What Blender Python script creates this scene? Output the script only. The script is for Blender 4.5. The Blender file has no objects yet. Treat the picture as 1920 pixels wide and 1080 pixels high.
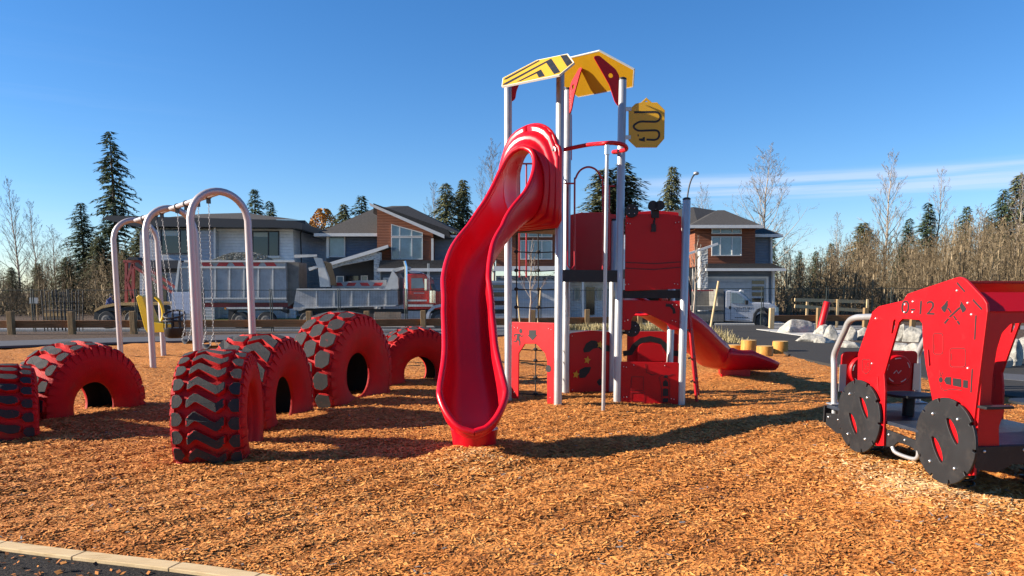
import bpy, math, random
import numpy as np
from mathutils import Vector, Matrix
random.seed(7); rng = np.random.default_rng(7)
C = bpy.context.scene
COL = C.collection
# ---------------------------------------------------------------- camera
HC, F, PP, CX = 1.55, 1420.0, 720.0, 960.0
PITCH = math.atan((PP - 547.0) / F)
CP, SP = math.cos(PITCH), math.sin(PITCH)
cam_d = bpy.data.cameras.new('camera'); cam = bpy.data.objects.new('camera', cam_d); COL.objects.link(cam)
cam.location = (0, 0, HC); cam.rotation_euler = (math.pi / 2 - PITCH, 0, 0)
cam_d.sensor_width = 36.0; cam_d.lens = F / 1920 * 36.0; cam_d.shift_y = (PP - 540) / 1920
cam_d.clip_start = 0.05; cam_d.clip_end = 3000
C.camera = cam
C.render.resolution_x = 1024; C.render.resolution_y = 576
# ---------------------------------------------------------------- sky, sun, exposure
SUN_A, SUN_E = math.radians(4.5), math.radians(24)
S = Vector((-math.cos(SUN_A) * math.cos(SUN_E), -math.sin(SUN_A) * math.cos(SUN_E), math.sin(SUN_E)))
world = bpy.data.worlds.new('World'); C.world = world; world.use_nodes = True
nt = world.node_tree; nt.nodes.clear()
out = nt.nodes.new('ShaderNodeOutputWorld'); bg = nt.nodes.new('ShaderNodeBackground')
sky = nt.nodes.new('ShaderNodeTexSky'); sky.sky_type = 'NISHITA'; sky.sun_disc = False
sky.sun_elevation = SUN_E; sky.sun_rotation = math.atan2(S.x, S.y)
sky.air_density = 1.0; sky.dust_density = 0.0; sky.ozone_density = 4.5; sky.altitude = 50
bg.inputs[1].default_value = 0.066
# thin streaky clouds low on the right, a fact of that day's sky
tc = nt.nodes.new('ShaderNodeTexCoord'); sep = nt.nodes.new('ShaderNodeSeparateXYZ'); nt.links.new(tc.outputs['Generated'], sep.inputs[0])
def wm(op, a, b=None, c=None):
    n = nt.nodes.new('ShaderNodeMath'); n.operation = op
    for i, q in enumerate((a, b, c)):
        if q is None: continue
        if isinstance(q, (int, float)): n.inputs[i].default_value = q
        else: nt.links.new(q, n.inputs[i])
    return n.outputs[0]
mp = nt.nodes.new('ShaderNodeMapping'); mp.inputs['Scale'].default_value = (1.6, 1.6, 60); nt.links.new(tc.outputs['Generated'], mp.inputs[0])
nz = nt.nodes.new('ShaderNodeTexNoise'); nz.inputs['Scale'].default_value = 1.6; nz.inputs['Detail'].default_value = 7; nz.inputs['Roughness'].default_value = .6
nt.links.new(mp.outputs[0], nz.inputs[0])
def band(z, lo, hi, soft):
    a = nt.nodes.new('ShaderNodeMapRange'); a.interpolation_type = 'SMOOTHSTEP'; a.inputs[1].default_value = lo - soft; a.inputs[2].default_value = lo + soft; nt.links.new(z, a.inputs[0])
    b = nt.nodes.new('ShaderNodeMapRange'); b.interpolation_type = 'SMOOTHSTEP'; b.inputs[1].default_value = hi - soft; b.inputs[2].default_value = hi + soft; b.inputs[3].default_value = 1; b.inputs[4].default_value = 0; nt.links.new(z, b.inputs[0])
    return wm('MULTIPLY', a.outputs[0], b.outputs[0])
zz = sep.outputs['Z']
xr = nt.nodes.new('ShaderNodeMapRange'); xr.interpolation_type = 'SMOOTHSTEP'; xr.inputs[1].default_value = .08; xr.inputs[2].default_value = .24; nt.links.new(sep.outputs['X'], xr.inputs[0])
b1 = wm('MULTIPLY', band(zz, .112, .140, .007), xr.outputs[0])
nr = nt.nodes.new('ShaderNodeMapRange'); nr.inputs[1].default_value = .34; nr.inputs[2].default_value = .56; nt.links.new(nz.outputs['Fac'], nr.inputs[0])
c1 = wm('MULTIPLY', wm('MULTIPLY', b1, nr.outputs[0]), .55)
xl = nt.nodes.new('ShaderNodeMapRange'); xl.interpolation_type = 'SMOOTHSTEP'; xl.inputs[1].default_value = -.25; xl.inputs[2].default_value = -.5; nt.links.new(sep.outputs['X'], xl.inputs[0])
nr2 = nt.nodes.new('ShaderNodeMapRange'); nr2.inputs[1].default_value = .5; nr2.inputs[2].default_value = .85; nt.links.new(nz.outputs['Fac'], nr2.inputs[0])
c2 = wm('MULTIPLY', wm('MULTIPLY', wm('MULTIPLY', band(zz, .05, .26, .05), xl.outputs[0]), nr2.outputs[0]), .06)
cf = wm('ADD', c1, c2)
hue = nt.nodes.new('ShaderNodeHueSaturation'); hue.inputs['Saturation'].default_value = 1.2; hue.inputs['Value'].default_value = 1.0; nt.links.new(sky.outputs[0], hue.inputs['Color'])
tint = nt.nodes.new('ShaderNodeMix'); tint.data_type = 'RGBA'; tint.blend_type = 'MULTIPLY'; tint.inputs[0].default_value = 1; tint.inputs[7].default_value = (.93, .94, 1.04, 1); nt.links.new(hue.outputs[0], tint.inputs[6])
mx = nt.nodes.new('ShaderNodeMix'); mx.data_type = 'RGBA'; mx.inputs[7].default_value = (4.6, 5.2, 6.6, 1)
nt.links.new(cf, mx.inputs[0]); nt.links.new(tint.outputs[2], mx.inputs[6]); nt.links.new(mx.outputs[2], bg.inputs[0]); nt.links.new(bg.outputs[0], out.inputs[0])
sl = bpy.data.lights.new('sun', 'SUN'); sl.energy = 5.0; sl.angle = math.radians(.5); sl.color = (1, .90, .76)
so = bpy.data.objects.new('sun', sl); COL.objects.link(so); so.rotation_euler = (-S).to_track_quat('-Z', 'Y').to_euler()
C.view_settings.view_transform = 'Standard'; C.view_settings.look = 'None'; C.view_settings.gamma = 1; C.view_settings.exposure = 1.36
C.render.engine = 'CYCLES'
# ---------------------------------------------------------------- helpers
def W(px, py, Y):                      # point of the vertical plane y = Y seen at that picture point
    t = (PP - py) / F
    dz = Y * (t * CP - SP) / (CP + t * SP)
    return Vector(((px - CX) / F * (Y * CP - dz * SP), Y, HC + dz))
def G(px, py, z=0.0):                  # point of the horizontal plane z
    t = (PP - py) / F; dz = z - HC
    Y = dz * (CP + t * SP) / (t * CP - SP)
    return Vector(((px - CX) / F * (Y * CP - dz * SP), Y, z))
def onplane(px, py, O, N):             # point of any plane
    d = Vector(((px - CX) / F, CP, -SP)) + Vector((0, SP, CP)) * ((PP - py) / F)
    o = Vector((0, 0, HC)); t = (Vector(O) - o).dot(N) / d.dot(N)
    return o + d * t
def tag(o, label=None, cat=None, group=None, kind=None):
    if label: o['label'] = label
    if cat: o['category'] = cat
    if group: o['group'] = group
    if kind: o['kind'] = kind
    return o
def empty(name, loc, rz=0, label=None, cat=None, group=None):
    o = bpy.data.objects.new(name, None); COL.objects.link(o); o.location = loc; o.rotation_euler = (0, 0, rz); o.empty_display_size = .2
    return tag(o, label, cat, group)
def children(o): return [c for c in bpy.data.objects if c.parent == o]
def copy_tree(o, parent=None, loc=None, rz=None, sc=None, label=None):
    c = o.copy(); COL.objects.link(c)
    if parent: c.parent = parent; c.matrix_parent_inverse = o.matrix_parent_inverse.copy()
    for ch in KIDS.get(o.name, []): copy_tree(ch, c)
    if loc is not None: c.location = loc
    if rz is not None: c.rotation_euler = (0, 0, rz)
    if sc is not None: c.scale = sc
    if label: c['label'] = label
    return c
KIDS = {}
def put(o, parent, world=True):
    COL.objects.link(o)
    if parent is not None:
        o.parent = parent; KIDS.setdefault(parent.name, []).append(o)
        if world:
            m = Matrix.LocRotScale(parent.location, parent.rotation_euler, parent.scale)
            o.matrix_parent_inverse = m.inverted()
    return o
class MB:
    def __init__(s): s.v = []; s.f = []; s.m = []; s.s = []
    def add(s, vs, fs, mi=0, sm=False):
        b = len(s.v); s.v += [tuple(q) for q in vs]
        for f in fs: s.f.append([b + i for i in f]); s.m.append(mi); s.s.append(sm)
    def box(s, a, b, mi=0):
        x0, y0, z0 = a; x1, y1, z1 = b
        s.add([(x0,y0,z0),(x1,y0,z0),(x1,y1,z0),(x0,y1,z0),(x0,y0,z1),(x1,y0,z1),(x1,y1,z1),(x0,y1,z1)],
              [(0,3,2,1),(4,5,6,7),(0,1,5,4),(1,2,6,5),(2,3,7,6),(3,0,4,7)], mi); return s
    def bar(s, p0, p1, w, h, up=(0,0,1), mi=0):
        p0 = Vector(p0); p1 = Vector(p1); d = (p1 - p0).normalized(); r = d.cross(Vector(up))
        if r.length < 1e-5: r = Vector((1,0,0))
        r.normalize(); u = r.cross(d)
        vs = [p + r * (w/2) * a + u * (h/2) * b for p in (p0, p1) for a, b in ((-1,-1),(1,-1),(1,1),(-1,1))]
        s.add(vs, [(0,1,2,3),(7,6,5,4),(0,4,5,1),(1,5,6,2),(2,6,7,3),(3,7,4,0)], mi); return s
    def tube(s, pts, r, seg=12, closed=False, caps=True, mi=0, sm=True):
        pts = [Vector(p) for p in pts]; n = len(pts); rr = r if isinstance(r, (list, tuple)) else [r] * n
        rings = []; pr = None
        for i, p in enumerate(pts):
            a = pts[(i-1) % n] if (closed or i > 0) else p; b = pts[(i+1) % n] if (closed or i < n-1) else p
            d = (b - a); d = d.normalized() if d.length > 1e-9 else Vector((0,0,1))
            if pr is None:
                pr = d.orthogonal().normalized()
                if abs(d.z) < .99: pr = d.cross(Vector((0,0,1))).normalized()
            pr = pr - d * pr.dot(d)
            if pr.length < 1e-6: pr = d.orthogonal()
            pr.normalize(); q = d.cross(pr)
            rings.append([p + (pr * math.cos(2*math.pi*k/seg) + q * math.sin(2*math.pi*k/seg)) * rr[i] for k in range(seg)])
        vs = [x for R in rings for x in R]; fs = []
        for i in range(n if closed else n-1):
            j = (i+1) % n
            for k in range(seg): fs.append((i*seg+k, i*seg+(k+1) % seg, j*seg+(k+1) % seg, j*seg+k))
        s.add(vs, fs, mi, sm)
        if caps and not closed:
            s.add(rings[0], [tuple(range(seg))[::-1]], mi); s.add(rings[-1], [tuple(range(seg))], mi)
        return s
    def cyl(s, p0, p1, r, r1=None, seg=16, mi=0): return s.tube([p0, p1], [r, r if r1 is None else r1], seg, mi=mi)
    def prism(s, pts, off, mi=0, mi_side=None):       # closed polygon swept along a vector
        off = Vector(off); pts = [Vector(p) for p in pts]; n = len(pts)
        s.add(pts + [p + off for p in pts], [], mi)
        b = len(s.v) - 2*n
        s.f.append([b + i for i in range(n)][::-1]); s.m.append(mi); s.s.append(False)
        s.f.append([b + n + i for i in range(n)]); s.m.append(mi); s.s.append(False)
        for i in range(n):
            j = (i+1) % n; s.f.append([b+i, b+j, b+n+j, b+n+i]); s.m.append(mi if mi_side is None else mi_side); s.s.append(False)
        return s
    def ball(s, c, r, seg=10, mi=0, sc=(1,1,1)):
        c = Vector(c); vs = []; fs = []; n = seg // 2 + 1
        for i in range(n + 1):
            t = math.pi * i / n
            for k in range(seg):
                a = 2*math.pi*k/seg; vs.append(c + Vector((r*sc[0]*math.sin(t)*math.cos(a), r*sc[1]*math.sin(t)*math.sin(a), r*sc[2]*math.cos(t))))
        for i in range(n):
            for k in range(seg): fs.append((i*seg+k, (i+1)*seg+k, (i+1)*seg+(k+1) % seg, i*seg+(k+1) % seg))
        s.add(vs, fs, mi, True); return s
    def build(s, name, mat, parent=None, world=True, bevel=0, recalc=True):
        me = bpy.data.meshes.new(name); me.from_pydata(s.v, [], s.f)
        for m in (mat if isinstance(mat, (list, tuple)) else [mat]): me.materials.append(m)
        me.polygons.foreach_set('material_index', s.m); me.polygons.foreach_set('use_smooth', s.s)
        if recalc:
            import bmesh
            bm = bmesh.new(); bm.from_mesh(me); bmesh.ops.remove_doubles(bm, verts=bm.verts, dist=1e-5) if bevel else None
            bmesh.ops.recalc_face_normals(bm, faces=bm.faces); bm.to_mesh(me); bm.free()
        me.update(); o = bpy.data.objects.new(name, me)
        if bevel:
            b = o.modifiers.new('bevel', 'BEVEL'); b.width = bevel; b.segments = 2; b.limit_method = 'ANGLE'; b.angle_limit = math.radians(35); b.harden_normals = False
        return put(o, parent, world)
def roundpoly(pts, r, n=5):
    o = []; N = len(pts)
    for i in range(N):
        p = Vector(pts[i]).to_2d(); a = Vector(pts[i-1]).to_2d(); b = Vector(pts[(i+1) % N]).to_2d()
        u = a - p; v = b - p; rr = min(r, u.length * .45, v.length * .45)
        A = p + u.normalized() * rr; B = p + v.normalized() * rr
        for k in range(n + 1):
            t = k / n; o.append(A * (1-t)**2 + p * 2*t*(1-t) + B * t*t)
    return o
def circ(x, y, r, n=28, ry=None): return [Vector((x + r*math.cos(2*math.pi*k/n), y + (ry or r)*math.sin(2*math.pi*k/n))) for k in range(n)]
def frame(O, U, V):                     # matrix: local x -> U, local y -> V, local z -> U x V
    U = Vector(U).normalized(); V = Vector(V).normalized(); N = U.cross(V)
    m = Matrix.Identity(4)
    for i in range(3): m[i][0] = U[i]; m[i][1] = V[i]; m[i][2] = N[i]; m[i][3] = O[i]
    return m
def plate(name, outline, holes, th, M, mat, parent, z=0.0, bevel=.004, world=True):
    cu = bpy.data.curves.new(name, 'CURVE'); cu.dimensions = '2D'; cu.fill_mode = 'BOTH'; cu.extrude = th/2 - bevel; cu.bevel_depth = bevel; cu.bevel_resolution = 1
    for L in [outline] + list(holes):
        sp = cu.splines.new('POLY'); sp.points.add(len(L) - 1); sp.use_cyclic_u = True
        for q, p in zip(sp.points, L): q.co = (p[0], p[1], 0, 1)
    t = bpy.data.objects.new('tmp', cu); me = bpy.data.meshes.new_from_object(t); bpy.data.objects.remove(t); bpy.data.curves.remove(cu)
    me.name = name; me.transform(M @ Matrix.Translation((0, 0, z))); me.materials.clear(); me.materials.append(mat)
    for p in me.polygons: p.use_smooth = False
    return put(bpy.data.objects.new(name, me), parent, world)
def lettering(name, body, size, M, mat, parent, extrude=.002, align='CENTER', sx=1.0, world=True):
    cu = bpy.data.curves.new(name, 'FONT'); cu.body = body; cu.size = size; cu.extrude = extrude; cu.align_x = align; cu.align_y = 'CENTER'
    t = bpy.data.objects.new('tmp', cu); me = bpy.data.meshes.new_from_object(t); bpy.data.objects.remove(t); bpy.data.curves.remove(cu)
    me.transform(M @ Matrix.Diagonal((sx, 1, 1, 1))); me.materials.clear(); me.materials.append(mat)
    return put(bpy.data.objects.new(name, me), parent, world)
def ribbons(name, paths, w, M, mat, parent, z=0.0, th=.002, world=True):
    mb = MB()
    for P in paths:
        P = [Vector((p[0], p[1])) for p in P]; L = []; R = []
        for i, p in enumerate(P):
            d = (P[min(i+1, len(P)-1)] - P[max(i-1, 0)]); d = d.normalized() if d.length else Vector((1, 0)); n = Vector((-d.y, d.x)) * w/2
            L.append(p + n); R.append(p - n)
        for i in range(len(P) - 1):
            q = [L[i], L[i+1], R[i+1], R[i]]
            mb.prism([M @ Vector((a.x, a.y, z)) for a in q], (M.to_3x3() @ Vector((0, 0, th))))
    return mb.build(name, mat, parent, world)
def spline(pts, n=8):                   # Catmull-Rom
    P = [Vector(p) for p in pts]; P = [P[0]*2 - P[1]] + P + [P[-1]*2 - P[-2]]; o = []
    for i in range(1, len(P) - 2):
        for k in range(n):
            t = k / n; a, b, c, d = P[i-1], P[i], P[i+1], P[i+2]
            o.append(.5 * ((b*2) + (c - a)*t + (a*2 - b*5 + c*4 - d)*t*t + (b*3 - a - c*3 + d)*t**3))
    return o + [P[-2]]
# ---------------------------------------------------------------- materials
def mat(name, col, rough=.5, metal=0, bump=0, bscale=50, var=0, vscale=3, spec=.5, coat=0, alpha=None, trans=0):
    m = bpy.data.materials.new(name); m.use_nodes = True; t = m.node_tree; b = t.nodes['Principled BSDF']
    b.inputs['Roughness'].default_value = rough; b.inputs['Metallic'].default_value = metal; b.inputs['Specular IOR Level'].default_value = spec
    b.inputs['Coat Weight'].default_value = coat; b.inputs['Base Color'].default_value = (*col, 1); b.inputs['Transmission Weight'].default_value = trans
    tc = t.nodes.new('ShaderNodeTexCoord')
    if var:
        n = t.nodes.new('ShaderNodeTexNoise'); n.inputs['Scale'].default_value = vscale; n.inputs['Detail'].default_value = 8; n.inputs['Roughness'].default_value = .65; t.links.new(tc.outputs['Object'], n.inputs[0])
        r = t.nodes.new('ShaderNodeValToRGB'); r.color_ramp.elements[0].position = .32; r.color_ramp.elements[1].position = .68
        r.color_ramp.elements[0].color = (*[c * (1 - var) for c in col], 1); r.color_ramp.elements[1].color = (*[min(1, c * (1 + var)) for c in col], 1)
        t.links.new(n.outputs['Fac'], r.inputs[0]); t.links.new(r.outputs[0], b.inputs['Base Color'])
        rm = t.nodes.new('ShaderNodeMapRange'); rm.inputs[3].default_value = max(.05, rough - .12); rm.inputs[4].default_value = min(1, rough + .15); t.links.new(n.outputs['Fac'], rm.inputs[0]); t.links.new(rm.outputs[0], b.inputs['Roughness'])
    if bump:
        n = t.nodes.new('ShaderNodeTexNoise'); n.inputs['Scale'].default_value = bscale; n.inputs['Detail'].default_value = 5; t.links.new(tc.outputs['Object'], n.inputs[0])
        u = t.nodes.new('ShaderNodeBump'); u.inputs['Strength'].default_value = bump; u.inputs['Distance'].default_value = .02; t.links.new(n.outputs['Fac'], u.inputs['Height']); t.links.new(u.outputs[0], b.inputs['Normal'])
    return m
def ramp_mat(name, stops, scale=8, rough=.9, bump=.6, bdist=.03, detail=10, stretch=(1,1,1), kind='noise', attr=None, spec=.2):
    m = bpy.data.materials.new(name); m.use_nodes = True; t = m.node_tree; b = t.nodes['Principled BSDF']; b.inputs['Roughness'].default_value = rough; b.inputs['Specular IOR Level'].default_value = spec
    r = t.nodes.new('ShaderNodeValToRGB'); e = r.color_ramp.elements
    while len(e) < len(stops): e.new(.5)
    for q, (p, c) in zip(e, stops): q.position = p; q.color = (*c, 1)
    tc = t.nodes.new('ShaderNodeTexCoord'); mp = t.nodes.new('ShaderNodeMapping'); mp.inputs['Scale'].default_value = stretch; t.links.new(tc.outputs['Object'], mp.inputs[0])
    n = t.nodes.new('ShaderNodeTexNoise') if kind == 'noise' else t.nodes.new('ShaderNodeTexVoronoi')
    n.inputs['Scale'].default_value = scale
    if kind == 'noise': n.inputs['Detail'].default_value = detail; n.inputs['Roughness'].default_value = .7
    t.links.new(mp.outputs[0], n.inputs[0]); src = n.outputs['Fac'] if kind == 'noise' else n.outputs['Distance']
    if attr:
        a = t.nodes.new('ShaderNodeAttribute'); a.attribute_name = attr; t.links.new(a.outputs['Fac'], r.inputs[0])
    else: t.links.new(src, r.inputs[0])
    t.links.new(r.outputs[0], b.inputs['Base Color'])
    if bump:
        u = t.nodes.new('ShaderNodeBump'); u.inputs['Strength'].default_value = bump; u.inputs['Distance'].default_value = bdist; t.links.new(src, u.inputs['Height']); t.links.new(u.outputs[0], b.inputs['Normal'])
    return m
def siding(name, col, pitch=.16, depth=.012, var=.12):
    m = mat(name, col, .75, var=var, vscale=2.5); t = m.node_tree; b = t.nodes['Principled BSDF']
    tc = t.nodes.new('ShaderNodeTexCoord'); s = t.nodes.new('ShaderNodeSeparateXYZ'); t.links.new(tc.outputs['Object'], s.inputs[0])
    d = t.nodes.new('ShaderNodeMath'); d.operation = 'DIVIDE'; d.inputs[1].default_value = pitch; t.links.new(s.outputs['Z'], d.inputs[0])
    f = t.nodes.new('ShaderNodeMath'); f.operation = 'FRACT'; t.links.new(d.outputs[0], f.inputs[0])
    p = t.nodes.new('ShaderNodeMath'); p.operation = 'POWER'; p.inputs[1].default_value = 5; t.links.new(f.outputs[0], p.inputs[0])
    u = t.nodes.new('ShaderNodeBump'); u.inputs['Strength'].default_value = 1; u.inputs['Distance'].default_value = depth * 2.5; u.invert = True; t.links.new(p.outputs[0], u.inputs['Height']); t.links.new(u.outputs[0], b.inputs['Normal'])
    return m
M = {}
M['red_panel'] = mat('red_panel', (.42, .0025, .006), .42, bump=.06, bscale=400, var=.05, vscale=2, spec=.28)
M['red_dark'] = mat('red_steel', (.30, .004, .012), .35, var=.08)
M['red_line'] = mat('red_groove', (.09, .002, .004), .6)
M['slide_red'] = mat('slide_red', (.49, .002, .011), .30, bump=.03, bscale=120, var=.07, vscale=1.6, spec=.4)
M['tire_red'] = mat('tire_red', (.38, .0035, .005), .62, bump=.35, bscale=90, var=.16, vscale=6, spec=.25)
M['tire_black'] = mat('tire_black', (.014, .0145, .015), .8, bump=.6, bscale=160, var=.4, vscale=9)
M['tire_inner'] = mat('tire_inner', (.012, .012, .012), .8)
M['black_panel'] = mat('black_panel', (.014, .0145, .016), .5, spec=.3, bump=.1, bscale=300, var=.2)
M['black_rope'] = mat('black_rope', (.015, .015, .016), .8, bump=.5, bscale=200)
M['yellow_panel'] = mat('yellow_panel', (.52, .285, .007), .42, bump=.05, bscale=300, var=.06)
M['white_edge'] = mat('white_edge', (.5, .5, .46), .5)
M['galv'] = mat('galvanised', (.43, .425, .42), .42, .6, bump=.05, bscale=60, var=.05, vscale=5)
M['swing_pink'] = mat('swing_paint', (.42, .37, .37), .42, .45, bump=.04, bscale=60, var=.04, vscale=4)
M['bolt'] = mat('bolt', (.6, .6, .6), .3, .9)
M['black'] = mat('black', (.012, .012, .013), .5)
M['chain'] = mat('chain', (.22, .22, .23), .5, .6)
M['yellow_seat'] = mat('yellow_seat', (.62, .42, .008), .35)
M['deck_black'] = mat('deck_black', (.018, .024, .036), .42, bump=.3, bscale=150, var=.35, vscale=5)
M['wood_rail'] = ramp_mat('wood_rail', [(.3, (.12, .048, .018)), (.55, (.25, .11, .042)), (.75, (.33, .17, .07))], 3, .8, .3, stretch=(1, 1, 14), spec=.25)
M['wood_post'] = ramp_mat('wood_post', [(.3, (.14, .085, .04)), (.7, (.30, .20, .10))], 4, .85, .3, stretch=(8, 8, 1))
M['wood_new'] = ramp_mat('wood_new', [(.25, (.40, .27, .13)), (.7, (.56, .42, .24))], 4, .75, .25, stretch=(8, 8, 1))
M['stump_side'] = ramp_mat('stump_side', [(.3, (.30, .12, .022)), (.6, (.52, .25, .05)), (.8, (.62, .34, .09))], 3, .6, .4, stretch=(5, 5, 1))
M['stump_top'] = ramp_mat('stump_top', [(.3, (.42, .24, .08)), (.7, (.6, .4, .18))], 12, .8, .2)
M['edge_wood'] = ramp_mat('edge_wood', [(.25, (.36, .25, .12)), (.5, (.52, .38, .21)), (.8, (.58, .45, .27))], 5, .75, .25, .01, stretch=(1, 6, 6))
M['asphalt'] = ramp_mat('asphalt', [(.3, (.022, .020, .018)), (.6, (.040, .037, .034)), (.8, (.07, .065, .06))], 60, .95, .6, .01)
M['path'] = ramp_mat('path_asphalt', [(.3, (.05, .052, .058)), (.7, (.10, .10, .11))], 40, .85, .4, .01)
M['black_grit'] = ramp_mat('black_grit', [(.35, (.007, .006, .006)), (.52, (.022, .019, .017)), (.70, (.10, .08, .06))], 55, .95, 1, .02)
M['road'] = ramp_mat('road_asphalt', [(.3, (.12, .12, .125)), (.7, (.2, .2, .205))], 6, .85, .2, .01)
M['concrete'] = ramp_mat('concrete', [(.3, (.32, .31, .29)), (.7, (.43, .42, .39))], 3, .8, .2, .01)
M['soil'] = ramp_mat('soil', [(.3, (.035, .022, .015)), (.55, (.085, .056, .038)), (.8, (.17, .12, .085))], 14, .95, 1, .05)
M['grass'] = ramp_mat('grass', [(.3, (.05, .09, .02)), (.7, (.14, .2, .05))], 20, .9, .8, .03)
M['mulch_base'] = ramp_mat('mulch_base', [(.36, (.16, .05, .012)), (.45, (.38, .138, .030)), (.55, (.56, .228, .055)), (.66, (.67, .34, .105))], 26, .9, 1, .04, detail=12, stretch=(1, 1.6, 1))
M['chips'] = ramp_mat('chips', [(0, (.06, .026, .016)), (.08, (.16, .055, .018)), (.24, (.40, .138, .030)), (.6, (.59, .228, .052)), (.88, (.66, .32, .095)), (1, (.72, .47, .23))], 60, .8, .3, .01, attr='tint', spec=.25)
M['grey_chips'] = mat('grey_litter', (.17, .15, .14), .8)
M['boulder'] = ramp_mat('boulder', [(.3, (.09, .085, .075)), (.44, (.30, .285, .25)), (.66, (.46, .435, .38))], 3.2, .85, .9, .10)
M['trunk'] = ramp_mat('bark', [(.3, (.05, .038, .028)), (.7, (.15, .12, .095))], 6, .95, .6)
M['twig_pale'] = mat('twig_pale', (.30, .25, .20), .85, var=.25)
M['twig'] = ramp_mat('twig_brown', [(0, (.06, .044, .024)), (.5, (.165, .12, .068)), (1, (.31, .24, .15))], 2, .9, 0, attr='tint')
M['needle'] = ramp_mat('needle', [(0, (.020, .036, .018)), (.5, (.06, .088, .040)), (1, (.15, .18, .08))], 2, .8, 0, attr='tint')
M['needle_warm'] = ramp_mat('needle_warm', [(0, (.035, .045, .022)), (.5, (.11, .12, .052)), (1, (.24, .23, .11))], 2, .8, 0, attr='tint')
M['leaf_orange'] = ramp_mat('leaf_orange', [(0, (.22, .09, .02)), (1, (.55, .28, .06))], 2, .8, 0, attr='tint')
M['dry_grass'] = ramp_mat('dry_grass', [(0, (.16, .12, .05)), (1, (.5, .42, .22))], 2, .8, 0, attr='tint')
M['white_side'] = siding('white_siding', (.68, .70, .72), .2)
M['grey_side'] = siding('grey_siding', (.34, .36, .40), .2)
M['blue_side'] = siding('blue_siding', (.095, .125, .18), .18)
M['slate_side'] = siding('slate_siding', (.16, .19, .235), .18)
M['brown_side'] = siding('brown_siding', (.20, .062, .026), .18)
M['dark_wall'] = mat('dark_wall', (.05, .055, .065), .8, var=.15)
M['trim'] = mat('trim_white', (.62, .60, .565), .6, var=.06)
M['trim_dark'] = mat('trim_dark', (.02, .022, .028), .5)
M['stone'] = ramp_mat('stone_cladding', [(.1, (.18, .18, .18)), (.3, (.38, .38, .36)), (.6, (.5, .5, .48))], 5, .85, .8, .05, kind='vor', stretch=(1, 1, 2.5))
M['stone_dark'] = ramp_mat('stone_dark', [(.1, (.05, .05, .05)), (.4, (.16, .15, .14)), (.7, (.28, .27, .25))], 5, .85, .8, .05, kind='vor', stretch=(1, 1, 2.5))
M['shingle'] = ramp_mat('shingle', [(.3, (.028, .026, .025)), (.55, (.06, .056, .052)), (.75, (.10, .092, .085))], 9, .9, .6, .02, stretch=(1, 1, 3))
M['glass'] = mat('window_glass', (.16, .24, .28), .08, 0, spec=1.0, var=.35, vscale=.7)  # pale bluish base colour stands in for sky reflected in the panes
M['glass_dark'] = mat('window_glass_dark', (.012, .016, .02), .07, 0, spec=.8)
M['blind'] = mat('blind', (.35, .42, .42), .7)
M['garage'] = siding('garage_door', (.38, .39, .40), .55, .02)
M['alu'] = mat('truck_alu', (.36, .36, .36), .5, .35, bump=.15, bscale=8, var=.16, vscale=1.5)
M['alu_bright'] = mat('truck_alu_bright', (.55, .53, .49), .4, .4, var=.12)
M['truck_red'] = mat('truck_red', (.62, .012, .014), .25, coat=.6, var=.08)
M['hazard_red'] = mat('hazard_red', (.48, .035, .03), .5)
M['steel_red'] = mat('steel_red', (.30, .05, .045), .6, var=.2)
M['vehicle_white'] = mat('vehicle_white', (.5, .51, .53), .28, coat=.5, var=.06)
M['vehicle_grey'] = mat('vehicle_grey', (.16, .15, .13), .6, var=.25)
M['rubber'] = mat('rubber', (.03, .03, .031), .8, var=.3)
M['rim'] = mat('rim', (.10, .095, .09), .7, .1, var=.3)
M['chrome'] = mat('chrome', (.8, .8, .8), .1, 1)
M['fence_green'] = mat('fence_green', (.012, .022, .020), .5)
def wear(m, col, scale, lo, hi, amt, zfade=None):
    t = m.node_tree; b = t.nodes['Principled BSDF']; bc = b.inputs['Base Color']; tc = t.nodes.new('ShaderNodeTexCoord'); n = t.nodes.new('ShaderNodeTexNoise'); n.inputs['Scale'].default_value = scale; n.inputs['Detail'].default_value = 9; n.inputs['Roughness'].default_value = .75; t.links.new(tc.outputs['Object'], n.inputs[0])
    r = t.nodes.new('ShaderNodeMapRange'); r.inputs[1].default_value = lo; r.inputs[2].default_value = hi; r.inputs[4].default_value = amt; t.links.new(n.outputs['Fac'], r.inputs[0]); f = r.outputs[0]
    if zfade:
        s = t.nodes.new('ShaderNodeSeparateXYZ'); t.links.new(tc.outputs['Object'], s.inputs[0]); z = t.nodes.new('ShaderNodeMapRange'); z.inputs[1].default_value = zfade[0]; z.inputs[2].default_value = zfade[1]; z.inputs[3].default_value = zfade[2]; z.inputs[4].default_value = 0; t.links.new(s.outputs['Z'], z.inputs[0])
        a = t.nodes.new('ShaderNodeMath'); a.operation = 'MULTIPLY_ADD'; t.links.new(z.outputs[0], a.inputs[0]); t.links.new(n.outputs['Fac'], a.inputs[1]); t.links.new(f, a.inputs[2]); f = a.outputs[0]
    x = t.nodes.new('ShaderNodeMix'); x.data_type = 'RGBA'; x.inputs[7].default_value = (*col, 1); t.links.new(f, x.inputs[0])
    if bc.links: t.links.new(bc.links[0].from_socket, x.inputs[6])
    else: x.inputs[6].default_value = bc.default_value
    t.links.new(x.outputs[2], bc)
wear(M['tire_red'], (.16, .07, .04), 5, .56, .72, .55, (0, .22, .7)); wear(M['tire_black'], (.07, .05, .045), 16, .5, .75, .35, (0, .25, .45)); wear(M['tire_black'], (.30, .012, .012), 22, .60, .68, .8); wear(M['black_panel'], (.06, .05, .042), 9, .52, .75, .5)
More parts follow.
